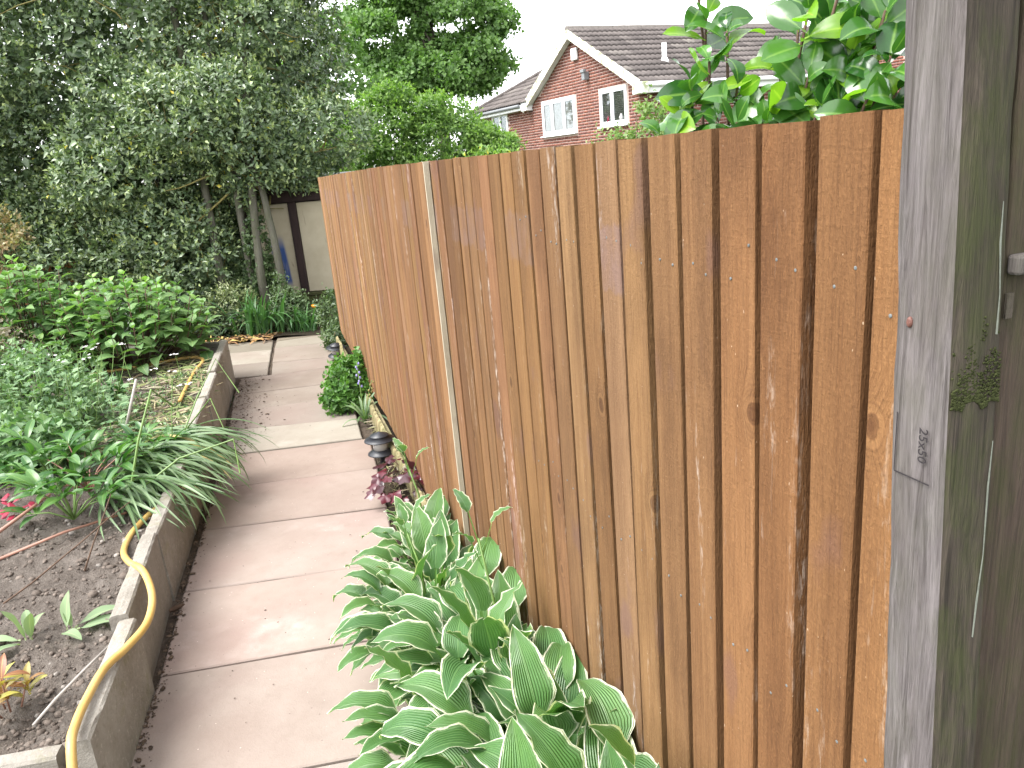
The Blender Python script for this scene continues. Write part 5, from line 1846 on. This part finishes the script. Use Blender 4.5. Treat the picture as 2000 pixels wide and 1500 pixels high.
for (dx, dy, h) in ((0.08, 0.02, 0.30), (-0.02, 0.1, 0.42)):
    m = MB(); m.tube([(0, 0, 0), (dx * .5, dy * .5, h * .6), (dx, dy, h)], [.004, .0035, .002], 6)
    m.build('flower_stalk', MAT['greenstem'], sk, None, True)
    m = MB()
    for k in range(9):
        z = h * (0.62 + .045 * k)
        a = k * 2.4
        m.lathe([(0.001, 0), (0.006, -0.004), (0.008, -0.014), (0.004, -0.018)], 6, Matrix.Translation((dx * z / h + .012 * math.cos(a), dy * z / h + .012 * math.sin(a), z)))
    m.build('seed_heads', MAT['lilac'] if h > .4 else MAT['bark_twig'], sk, None, True)
# small leafy sprig by the far end of the fence, and a sprig of green near the light
shrub_leaves('fence_end_sprig', (-1.74, 7.62, 0.0), 'small grey-green bush at the far foot of the fence', 'plant', SL,
             [((0, 0, 0.3), (0.12, 0.12, 0.26)), ((0.05, -.2, .12), (.12, .2, .12))], 260, 6, (0.04, 0.06), MAT['ivy'], rng, 0, 0.4, 0.06, 0.5, 8)
# dead straw and leaf litter along the strip
def litter(name, n, fn, label, cols, rng, L=(0.03, 0.12), wd=(0.08, 0.16), curl=0.2, flat=True):
    tp_ = [leaf(1.0, 0.1, 5, 1, pr_strap, R(a), R(b), 0, .2, 0, 1, 0, 1.0, side=c) for a, b, c in ((8, -8, .3), (14, -25, -.4), (3, -3, .6), (20, -20, .1))]
    its = []
    for i in range(n):
        p = fn(rng)
        c = rng.choice(cols)
        k = rng.uniform(.75, 1.2)
        ln = rng.uniform(*L)
        its.append((rng.randrange(4), Matrix.Translation(p) @ Matrix.Rotation(rng.uniform(0, 6.28), 4, 'Z') @ Matrix.Rotation(rng.uniform(-.15, .15), 4, 'Y') @ Matrix.Rotation(rng.uniform(-.8, .8), 4, 'X') @ Matrix.Diagonal((ln, ln * rng.uniform(*wd) * 10 * .8, ln, 1)), (c[0] * k, c[1] * k, c[2] * k)))
    return tag(merged(name, tp_, its, MAT['straw']), label, 'litter', None, 'stuff')
STRAW = [(0.25, 0.21, 0.13), (0.2, 0.16, 0.1), (0.33, 0.3, 0.22), (0.1, 0.08, 0.05), (0.18, 0.18, 0.08)]
def strip_pt(r):
    s_ = r.uniform(-4.2, 0.5)
    o_ = r.uniform(0.06, max(.09, 0.20 + .083 * s_))
    return FP(s_, o_, 0.042 + r.uniform(0, .012))
litter('strip_litter', 900, strip_pt, 'dry straw and dead leaves lying along the planting strip', STRAW, rng, (0.02, 0.07))

# ------------------------------------------------------------------ back of the garden
rng = random.Random(210)
def low_bush(name, loc, label, blobs, n, mat, size=(0.035, 0.065), tpls=SL, cat='shrub', stems=6, tip=.5):
    return shrub_leaves(name, loc, label, cat, tpls, blobs, n, 7, size, mat, rng, 0, tip, 0.08, 0.35, stems, MAT['brown_twig'])
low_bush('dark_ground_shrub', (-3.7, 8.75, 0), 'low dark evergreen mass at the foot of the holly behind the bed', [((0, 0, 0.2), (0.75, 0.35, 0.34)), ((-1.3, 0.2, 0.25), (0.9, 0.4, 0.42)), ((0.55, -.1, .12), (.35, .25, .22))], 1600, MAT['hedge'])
low_bush('cream_edged_shrub', (-3.05, 8.72, 0), 'cream-edged evergreen shrub left of the tall iris leaves', [((0, 0, 0.36), (0.24, 0.2, 0.2)), ((-.2, 0, .25), (.25, .2, .2)), ((0.1, -.05, .15), (.3, .2, .15))], 420, MAT['varieg'], (0.035, 0.06))
low_bush('grey_leaved_shrub', (-2.42, 8.62, 0), 'small grey-green shrub in front of the shed panel', [((0, 0, 0.22), (0.22, 0.2, 0.26)), ((0.16, 0.05, .14), (.18, .16, .15)), ((-0.1, 0.1, 0.42), (0.10, 0.1, 0.2))], 430, MAT['ivy'], (0.035, 0.055))
IRT = [leaf(0.55, 0.032, 10, 2, pr_strap, R(e0), R(e1), 0, .3, 0, 1, 0, 1.8, side=sv) for e0, e1, sv in ((84, 20, .1), (78, -35, -.1), (86, 60, .05), (72, -60, .1), (80, -10, 0))]
ir = tag(empty('iris_clump', (-2.72, 8.45, 0)), 'tall arching green iris leaves at the corner of the far path', 'iris')
its = []
for i in range(90):
    az = rng.uniform(0, 6.28)
    its.append((rng.randrange(5), Matrix.Translation((rng.gauss(0, .12), rng.gauss(0, .07), 0)) @ Matrix.Rotation(az, 4, 'Z') @ Matrix.Scale(rng.uniform(.6, 1.1), 4), (rng.random() * .99, 0, 0)))
parts(ir, 'leaf', IRT, its, MAT['iris'], 300)
ir2 = tag(empty('iris_clump', (-2.22, 8.40, 0)), 'smaller clump of grassy leaves by the shed corner', 'iris')
its = []
for i in range(46):
    az = rng.uniform(0, 6.28)
    its.append((rng.randrange(5), Matrix.Translation((rng.gauss(0, .08), rng.gauss(0, .05), 0)) @ Matrix.Rotation(az, 4, 'Z') @ Matrix.Scale(rng.uniform(.45, .8), 4), (rng.random() * .99, 0, 0)))
parts(ir2, 'leaf', IRT, its, MAT['iris'], 300)
op = tag(empty('orange_poppy', (-2.13, 8.55, 0)), 'single orange poppy in front of the shed sill', 'flower')
m = MB(); m.tube([(0, 0, 0), (0.01, 0, .12), (0, 0, .235)], .0025, 5); m.build('stem', MAT['greenstem'], op)
m = MB(); m.lathe([(0.004, 0.232), (0.022, 0.24), (0.032, 0.262), (0.03, 0.268), (0.015, 0.25)], 10); m.build('petals', MAT['orange_petal'], op, None, True)
litter('corner_litter', 260, lambda r: Vector((r.uniform(-3.4, -2.5), r.uniform(8.0, 8.35), .03)), 'brown fallen leaves at the edge of the far path', [(0.25, 0.13, 0.06), (0.35, 0.2, 0.08), (0.2, 0.13, 0.08), (.45, .35, .12)], rng, (0.04, 0.09), (.3, .5))

# ------------------------------------------------------------------ plants in the raised bed
rng = random.Random(300)
HYT = [leaf(0.145, 0.098, 6, 4, pr_ovate, R(e0), R(e1), 0.02, .2, .015, 2, ph, 1.2, .002) for e0, e1, ph in ((20, -35, 0), (5, -20, 2), (30, -55, 4), (10, -45, 1))]
def hydrangea(loc, rx, ry, h, n, label):
    p_ = tag(empty('hydrangea', loc), label, 'hydrangea', 'leafy hydrangeas in the raised bed')
    its = []
    st = MB()
    for i in range(n):
        az = i * 2.399 + rng.uniform(-.3, .3)
        q = math.sqrt((i + .5) / n)
        tx, ty = math.cos(az) * q * rx, math.sin(az) * q * ry
        tz = h * (1 - 0.55 * q * q) * rng.uniform(0.85, 1.08)
        top = Vector((tx, ty, tz))
        a = Vector((tx * .35, ty * .35, 0))
        mid = a.lerp(top, .55) + Vector((tx * .15, ty * .15, 0))
        st.tube([a, mid, top], [.006, .005, .003], 5)
        d = (top - mid).normalized() * .5 + Vector((0, 0, .6))
        d.normalize()
        for k in range(5):
            zoff = -0.075 * k
            for sgn in (0, math.pi):
                th = k * 1.571 + sgn + i
                e = 0.9 - 0.28 * k
                hv = Vector((math.cos(th), math.sin(th), 0))
                ax = hv * math.cos(e * .9) + d * math.sin(e * .9)
                s_ = (0.45, 0.8, 1.0, 1.05, 1.0)[k] * rng.uniform(.8, 1.12)
                ps = top + d * zoff
                if ps.z > 0.08:
                    its.append((rng.randrange(4), mtx(ps, ax, Vector((0, 0, 1)) + rdir(rng) * .35, s_), (rng.random() * .999, 0.8 if k == 0 else 0, 0)))
    parts(p_, 'leaf', HYT, its, MAT['hydrangea'], 300, 'inner_leaves')
    st.build('stems', MAT['brown_twig'], p_, None, True)
hydrangea((-3.05, 6.15, 0.28), 0.70, 0.48, 0.74, 72, 'rounded green hydrangea at the back of the bed nearest the path')
hydrangea((-3.95, 6.25, 0.28), 0.70, 0.48, 0.92, 72, 'taller green hydrangea at the back of the bed on the left')
hydrangea((-4.75, 5.9, 0.28), 0.5, 0.4, 0.75, 34, 'hydrangea cut by the left edge of the picture')

shrub_leaves('brown_spray_shrub', (-3.3, 5.05, 0.27), 'wispy shrub with pinkish brown sprays at the left edge', 'shrub', SL,
             [((-.1, 0, 0.36), (0.22, 0.25, 0.28)), ((-0.35, 0.1, 0.35), (0.25, 0.25, 0.3))], 300, 5, (0.03, 0.055), MAT['pink_spray'], rng, 0, 0.9, 0.08, 0.6, 26, MAT['brown_twig'])
GER = [lobed(0.075, 7, k, .04, .05, .5) for k in range(4)]
gr = tag(empty('hardy_geranium', (-2.72, 4.4, 0.26)), 'pale green lobed-leaf geranium mound with small white flowers', 'plant')
its = []
for (p, d, k) in tips_in([((0, 0, 0.16), (0.42, 0.36, 0.26)), ((-0.35, 0.2, .2), (.35, .3, .25)), ((.25, -.15, .1), (.28, .25, .18)), ((-.1, -.4, .1), (.3, .25, .18))], 560, rng, (.75, 1.05), .5, 0.0):
    hv = Vector((d.x, d.y, 0.1))
    its.append((rng.randrange(4), mtx(p, hv, d + Vector((0, 0, .6)) + rdir(rng) * .4, rng.uniform(.6, 1.2)), (rng.random() * .999, rng.random() * .4, 0)))
parts(gr, 'leaf', GER, its, MAT['geranium'], 300, 'inner_leaves')
m = MB()
for i in range(22):
    q = Vector((rng.uniform(-.6, .35), rng.uniform(-.2, .5), rng.uniform(.36, .52)))
    m.tube([(q.x * .7, q.y * .7, .1), (q.x * .9, q.y * .9, q.z * .7), q], .002, 4, False)
m.build('flower_stems', MAT['greenstem'], gr)
def flower_heads(parent, pts, mat, r_=0.012, name='flower'):
    for q in pts:
        m = MB()
        for k in range(6):
            a = k * 1.047
            mt = Matrix.Translation(q) @ Matrix.Rotation(a, 4, 'Z') @ Matrix.Rotation(R(-rng.uniform(5, 30)), 4, 'Y')
            v = [mt @ Vector(p) for p in ((0, 0, 0), (r_ * .6, -r_ * .35, .002), (r_ * 1.2, 0, .004), (r_ * .6, r_ * .35, .002))]
            m.add(v, [(0, 1, 2, 3)])
        m.build(name, mat, parent)
flower_heads(gr, [Vector((rng.uniform(-.6, .35), rng.uniform(-.1, .5), rng.uniform(.36, .52))) for _ in range(16)], MAT['white_petal'])

shrub_leaves('leafy_perennial', (-3.0, 4.75, 0.26), 'bushy pale green perennial between the geranium and the hydrangeas', 'plant', SL,
             [((0, 0, 0.24), (0.36, 0.3, 0.28)), ((-0.45, 0.1, 0.25), (0.35, 0.3, 0.3)), ((0.25, -0.2, 0.15), (0.25, 0.2, 0.2))], 800, 6, (0.035, 0.06), MAT['geranium'], rng, 0, 0.6, 0.08, 0.5, 20)
shrub_leaves('low_green_perennial', (-2.62, 3.95, 0.26), 'low green leafy perennial at the left edge in front of the geranium', 'plant', BL,
             [((0, 0, 0.12), (0.30, 0.25, 0.16)), ((-0.35, 0.0, 0.14), (0.3, 0.25, 0.2))], 420, 5, (0.04, 0.065), MAT['geranium'], rng, 0, 0.4, 0.07, 0.5, 12)

# candytuft-like white flowers farther back
cf = tag(empty('white_flowers', (-2.36, 5.2, 0.27)), 'white flower heads on thin stems near the bed wall', 'flowers')
m = MB()
wf = []
for (x, y, z) in ((0.02, 0.1, 0.25), (0.03, 0.0, 0.15), (-0.14, 0.1, .16), (-.5, .4, .3), (-.55, .1, .34), (.1, -.12, .08), (.12, -.02, .06), (-.3, .0, .12), (-.75, -.1, .36), (-.7, .3, .32)):
    m.tube([(x * .9, y * .9, -.02), (x, y + .01, z * .6), (x, y, z)], .0025, 4)
    for k in range(4):
        wf.append(Vector((x + rng.gauss(0, .014), y + rng.gauss(0, .014), z + rng.uniform(0, .012))))
m.build('stems', MAT['greenstem'], cf)
flower_heads(cf, wf, MAT['white_petal'], 0.012)

# small iris fan
IR3 = [leaf(0.34, 0.036, 9, 2, pr_strap, R(e0), R(e1), 0, .3, 0, 1, 0, 1.5, side=sv) for e0, e1, sv in ((84, 50, .1), (60, -25, -.1), (75, -40, .1), (40, -20, .1), (88, 85, 0))]
i3 = tag(empty('young_iris', (-2.72, 5.12, 0.27)), 'small fan of grey-green iris leaves in the middle of the bed', 'iris')
its = [(rng.randrange(5), Matrix.Translation((rng.gauss(0, .03), rng.gauss(0, .03), 0)) @ Matrix.Rotation(rng.uniform(0, 6.28), 4, 'Z') @ Matrix.Scale(rng.uniform(.6, 1.05), 4), (rng.random() * .99, .2, 0)) for i in range(18)]
parts(i3, 'leaf', IR3, its, MAT['iris'], 300)

# peony: divided glossy leaves on arching stems
PET = [leaf(0.15, 0.042, 8, 4, pr_ell, R(e0), R(e1), 0.0, .3, .015, 2, ph, 1.2) for e0, e1, ph in ((30, -25, 0), (10, -35, 2), (45, 0, 3))]
def peony(loc, n, sc_, label):
    p_ = tag(empty('peony', loc), label, 'peony', 'peony foliage in the raised bed')
    m = MB()
    its = []
    for i in range(n):
        az = i * 2.4 + rng.uniform(-.3, .3)
        ln = rng.uniform(.16, .30) * sc_
        el = rng.uniform(R(18), R(62))
        tip = Vector((math.cos(az) * math.cos(el), math.sin(az) * math.cos(el), math.sin(el))) * ln
        m.tube([(0, 0, 0), tip * .5 + Vector((0, 0, .02)), tip], [.004, .0035, .0025], 5)
        for k in range(5):
            a2 = az + (k - 2) * 0.62
            ax = Vector((math.cos(a2), math.sin(a2), 0.35 - .12 * abs(k - 2)))
            its.append((rng.randrange(3), mtx(tip - Vector((math.cos(az), math.sin(az), .3)) * (.02 * abs(k - 2)), ax, Vector((0, 0, 1)) + rdir(rng) * .3, rng.uniform(.7, 1.1) * sc_), (rng.random() * .99, 0, 0)))
    parts(p_, 'leaflet', PET, its, MAT['peony'], 300)
    m.build('stems', MAT['pinkstem'] if sc_ > 1 else MAT['greenstem'], p_, None, True)
peony((-2.10, 3.50, 0.27), 17, 1.05, 'peony with glossy pointed leaflets left of the strappy leaves')
peony((-2.02, 3.20, 0.26), 13, 0.95, 'lower peony leaves over bare soil beside the yellow hose')
peony((-2.42, 3.75, 0.27), 13, 1.0, 'peony foliage behind the red petals at the left')
peony((-1.96, 3.85, 0.27), 7, 0.8, 'small peony shoot behind the strappy leaves')
# fallen crimson flower and pink stalks
rf = tag(empty('crimson_flower', (-2.30, 3.22, 0.30)), 'fallen crimson flower among the leaves at the left edge', 'flower')
for k in range(16):
    m = MB()
    mt = Matrix.Translation((rng.gauss(0, .05), rng.gauss(0, .035), rng.uniform(0.0, .06))) @ Matrix.Rotation(rng.uniform(0, 6.28), 4, 'Z') @ Matrix.Rotation(rng.uniform(-.7, .5), 4, 'Y')
    m.add([mt @ Vector(p) for p in ((0, 0, 0), (.02, -.013, .005), (.05, -.012, .002), (.058, 0, .006), (.05, .012, .002), (.02, .013, .005))], [(0, 1, 2, 3, 4, 5)])
    m.build('petal', MAT['red_petal'], rf)
for k, (a, b, c, lb) in enumerate([((-2.36, 2.9, .24), (-2.2, 3.1, .33), (-2.08, 3.18, .40), 'thick pink stalk leaning at the left edge of the bed'), ((-2.2, 2.88, .24), (-1.98, 3.05, .27), (-1.78, 3.2, .27), 'pinkish stem lying along the soil under the peony')]):
    m = MB(); m.tube([a, b, c], [.010 - .003 * k, .008 - .002 * k, .005], 8)
    tag(m.build('fallen_stalk', MAT['pinkstem'], None, None, True), lb, 'stalk')

# strappy foliage flopping over the wall
rng = random.Random(320)
STP = [leaf(0.62, 0.019, 14, 2, pr_strap, R(e0), R(e1), 0, .35, 0, 1, 0, bp, side=sv) for e0, e1, sv, bp in
       ((42, -52, .1, 1.1), (34, -60, -.12, 1.2), (26, -40, .1, 1.3), (50, -70, 0, 1.0), (20, -35, -.1, 1.4), (36, -75, .2, 1.2), (30, -30, -.2, 1.5), (14, -20, .1, 1.2))]
sp = tag(empty('strappy_clump', (-1.95, 3.75, 0.26)), 'mass of long strappy leaves flopping over the bed wall onto the path', 'plant')
its = []
for i in range(310):
    f = rng.random()
    base = Vector((-0.12 + 0.12 * f + rng.gauss(0, .05), 0.42 - 0.72 * f + rng.gauss(0, .05), rng.uniform(0, .02)))
    az = R(-20) + rng.gauss(0, .22) - 0.30 * f
    if rng.random() < .16:
        az += rng.uniform(-1.3, 1.3)
    its.append((rng.randrange(8), Matrix.Translation(base) @ Matrix.Rotation(az, 4, 'Z') @ Matrix.Rotation(rng.uniform(-.5, .5), 4, 'X') @ Matrix.Scale(rng.uniform(.6, 1.15), 4), (rng.random() * .99, rng.random() * .6, 1.0 if rng.random() < .06 else 0)))
BM2 = leaf_mat('yellowing_strap_leaf', (0.30, 0.24, 0.08), (0.42, 0.36, 0.16), rough=.6, trans=.2, rib=.3)
parts(sp, 'leaf', STP, [q for q in its if q[2][2] < .5], MAT['blade'], 300)
parts(sp, 'yellowed_leaf', STP, [q for q in its if q[2][2] > .5], BM2, 300)
# kinked flower stalks standing out of it
def kinked(pts, r_, label):
    m = MB()
    P_ = [Vector(p) for p in pts]
    m.tube(P_, [r_ * (1 - .4 * i / (len(P_) - 1)) for i in range(len(P_))], 6)
    tag(m.build('kinked_stalk', MAT['greenstem'], None, None, False), label, 'stalk')
kinked([(-1.821, 3.3, 0.26), (-1.766, 3.42, 0.535), (-1.717, 3.55, 0.74), (-1.698, 3.7, 0.604)], .007, 'thick green stalk standing up and folded over near the hose')
kinked([(-1.85, 4.0, 0.30), (-1.762, 4.15, 0.521), (-1.677, 4.3, 0.695), (-1.544, 4.2, 0.51)], .005, 'tallest bent stalk leaning out over the path')
kinked([(-1.87, 3.95, 0.28), (-1.85, 4.0, .5), (-1.83, 4.05, 0.667)], .003, 'thin straight stem rising from the strappy leaves')
kinked([(-1.832, 4.1, 0.36), (-1.63, 4.0, 0.547), (-1.551, 3.9, 0.402)], .004, 'short bent stalk over the wall top')
kinked([(-1.808, 3.3, 0.30), (-1.586, 3.4, 0.435), (-1.337, 3.45, 0.488), (-1.299, 3.35, 0.351)], .006, 'long stalk reaching over the path with its tip hanging')
m = MB(); m.tube([(-2.26, 4.2, .27), (-2.10, 4.2, .64)], [.009, .008], 7)
tag(m.build('bamboo_cane', MAT['cane'], None, None, True), 'short bleached cane standing in the bed soil', 'cane')
m = MB(); m.tube([(-1.42, 1.83, .245), (-1.41, 1.93, .25), (-1.40, 2.06, .245), (-1.37, 2.18, .255)], [.004, .0055, .005, .003], 6)
tag(m.build('dry_stick', MAT['cane'], None, None, True), 'pale dry stick lying on the near soil', 'stick')
# weeds and yellow straw over the rear part of the soil
def straw_pt(r):
    y = r.uniform(3.9, 6.2)
    x = wall_x(y) - 0.08 - abs(r.gauss(0, .32))
    return Vector((x, y, soil_z(x, y) + r.uniform(.006, .03)))
litter('bed_straw', 1300, straw_pt, 'yellow dead leaves and straw strewn over the rear bed', [(0.30, 0.26, 0.15), (0.36, 0.33, 0.22), (0.22, 0.25, 0.1), (0.13, 0.17, 0.06), (0.2, 0.15, 0.1)], rng, (0.05, 0.2), (.06, .12))
wd_ = []
for i in range(380):
    y = rng.uniform(3.6, 5.6)
    x = wall_x(y) - .1 - rng.random() * .7
    wd_.append((Vector((x, y, soil_z(x, y) + .015)), (Vector((0, 0, 1)) + rdir(rng) * .6).normalized(), 1))
tag(merged('bed_weeds', SL, crown_items(wd_, 5, (0.02, 0.04), rng, .6, 0, .03), MAT['geranium']), 'tiny weed seedlings scattered over the bed soil', 'weeds', None, 'stuff')

# lamb's ear: felted grey leaves
LBT = [leaf(0.15, 0.05, 8, 4, pr_ell, R(e0), R(e1), 0.01, .3, .02, 1.5, ph, 1.2) for e0, e1, ph in ((65, 10, 0), (25, -20, 2), (80, 60, 1), (10, -10, 3))]
lb = tag(empty('lambs_ear', (-1.66, 2.30, 0.225)), 'soft grey-green felted leaves in the near soil by the hose', 'plant')
its = []
for (x, y, az, ti, s_) in ((-.06, 0, 200, 2, .9), (-.05, .01, 120, 0, .75), (-.07, -.02, 250, 1, 1.15), (-.04, 0, 330, 2, .8), (-.06, .02, 60, 0, .6), (.08, .05, 30, 1, 1.2), (.06, .04, 75, 2, .9), (.09, .04, 10, 3, 1.3), (.05, .02, -30, 1, .8), (-.08, 0, 180, 3, .9), (.07, .05, 140, 2, .55)):
    its.append((ti, Matrix.Translation((x, y, 0)) @ Matrix.Rotation(R(az), 4, 'Z') @ Matrix.Scale(s_ * .95, 4), (rng.random() * .99, 0, 0)))
parts(lb, 'leaf', LBT, its, MAT['lamb'], 300)
# little red and yellow sapling
SPT = [leaf(0.085, 0.026, 6, 2, pr_ell, R(e0), R(e1), 0.004, .25, .01, 1.5, 0, 1.2) for e0, e1 in ((40, -10), (20, -40), (60, 20))]
sg = tag(empty('red_yellow_seedling', (-1.55, 1.93, 0.22)), 'small seedling with red and yellow-green leaves at the lower left', 'plant')
its = []
m = MB()
for (x, y, h) in ((0, 0, .12), (-.05, .03, .09), (.04, .04, .07), (-.02, -.05, .06)):
    m.tube([(x * .5, y * .5, 0), (x, y, h)], [.003, .002], 5)
    for k in range(9):
        az = k * 2.4
        its.append((rng.randrange(3), Matrix.Translation((x, y, h * (.4 + .07 * k))) @ Matrix.Rotation(az, 4, 'Z') @ Matrix.Scale(rng.uniform(.6, 1.05), 4), (rng.random() * .99, 0, 0)))
parts(sg, 'leaf', SPT, its, MAT['sapling'], 300)
m.build('stems', MAT['pinkstem'], sg, None, True)
# thin bare twigs near the left edge
for k, (a, b, lb_) in enumerate([((-1.95, 2.55, .23), (-1.62, 2.95, .42), 'thin bare brown twig leaning in the soil at the left edge'), ((-1.75, 2.75, .23), (-1.70, 2.98, .46), 'upright thin brown twig beside the leaning one')]):
    m = MB(); bough(m, a, b, .004, .002, rng, .06, 5, 5)
    tag(m.build('bare_twig', MAT['brown_twig'], None, None, True), lb_, 'twig')
# pine cone lying on the path
m = MB()
for k in range(14):
    f = k / 13
    m.lathe([(0.002, -.004), (0.011 * math.sin(math.pi * (.15 + .8 * f)) + .003, 0), (0.003, .004)], 8, Matrix.Translation((0, 0, f * .055)))
o = tag(m.build('pine_cone', MAT['brown_twig'], None, None, True), 'small brown pine cone on the paving by the bed wall', 'cone')
o.matrix_world = Matrix.Translation((-1.46, 2.76, .016)) @ Matrix.Rotation(R(40), 4, 'Z') @ Matrix.Rotation(R(88), 4, 'Y')
# pink tinged foliage poking in at far left
shrub_leaves('pink_tinged_shrub', (-5.62, 8.9, 0.1), 'pink and cream tinged foliage at the far left edge', 'shrub', SL, [((0, 0, 1.25), (0.3, 0.25, 0.28)), ((-.2, 0, .9), (.3, .25, .3))], 260, 6, (0.05, 0.08), MAT['maple'], rng, 0, .9, .09, .4, 8, MAT['brown_twig'])

# ------------------------------------------------------------------ yellow hose
HP = [(-1.10, 1.40, .02), (-1.165, 1.545, .16), (-1.198, 1.64, .305), (-1.232, 1.73, .312), (-1.262, 1.85, .306), (-1.278, 1.98, .305), (-1.262, 2.09, .30), (-1.245, 2.20, .312), (-1.285, 2.34, .328), (-1.40, 2.53, .325), (-1.54, 2.70, .28), (-1.64, 2.86, .25), (-1.68, 3.02, .25), (-1.67, 3.17, .262), (-1.64, 3.30, .27), (-1.70, 3.5, .27), (-1.85, 3.8, .28)]
def smooth(P_, k=6):
    out = []
    P_ = [Vector(p) for p in P_]
    for i in range(len(P_) - 1):
        a, b, c, d = P_[max(i - 1, 0)], P_[i], P_[i + 1], P_[min(i + 2, len(P_) - 1)]
        for j in range(k):
            t = j / k
            out.append(0.5 * ((2 * b) + (c - a) * t + (2 * a - 5 * b + 4 * c - d) * t * t + (3 * b - a - 3 * c + d) * t ** 3))
    out.append(P_[-1])
    return out
m = MB(); m.tube(smooth(HP), 0.0125, 14)
tag(m.build('garden_hose', MAT['hose'], None, None, True), 'yellow garden hose snaking over the near end of the bed wall', 'hose')
m = MB(); m.tube(smooth([(-3.6, 5.75, .30), (-3.3, 5.85, .31), (-2.95, 6.0, .31), (-2.6, 6.1, .325), (-2.42, 5.95, .33), (-2.36, 5.6, .32), (-2.27, 5.2, .31), (-2.2, 4.9, .3)]), 0.0125, 10)
tag(m.build('garden_hose', MAT['hose'], None, None, True), 'yellow hose lying in the rear corner of the bed', 'hose')
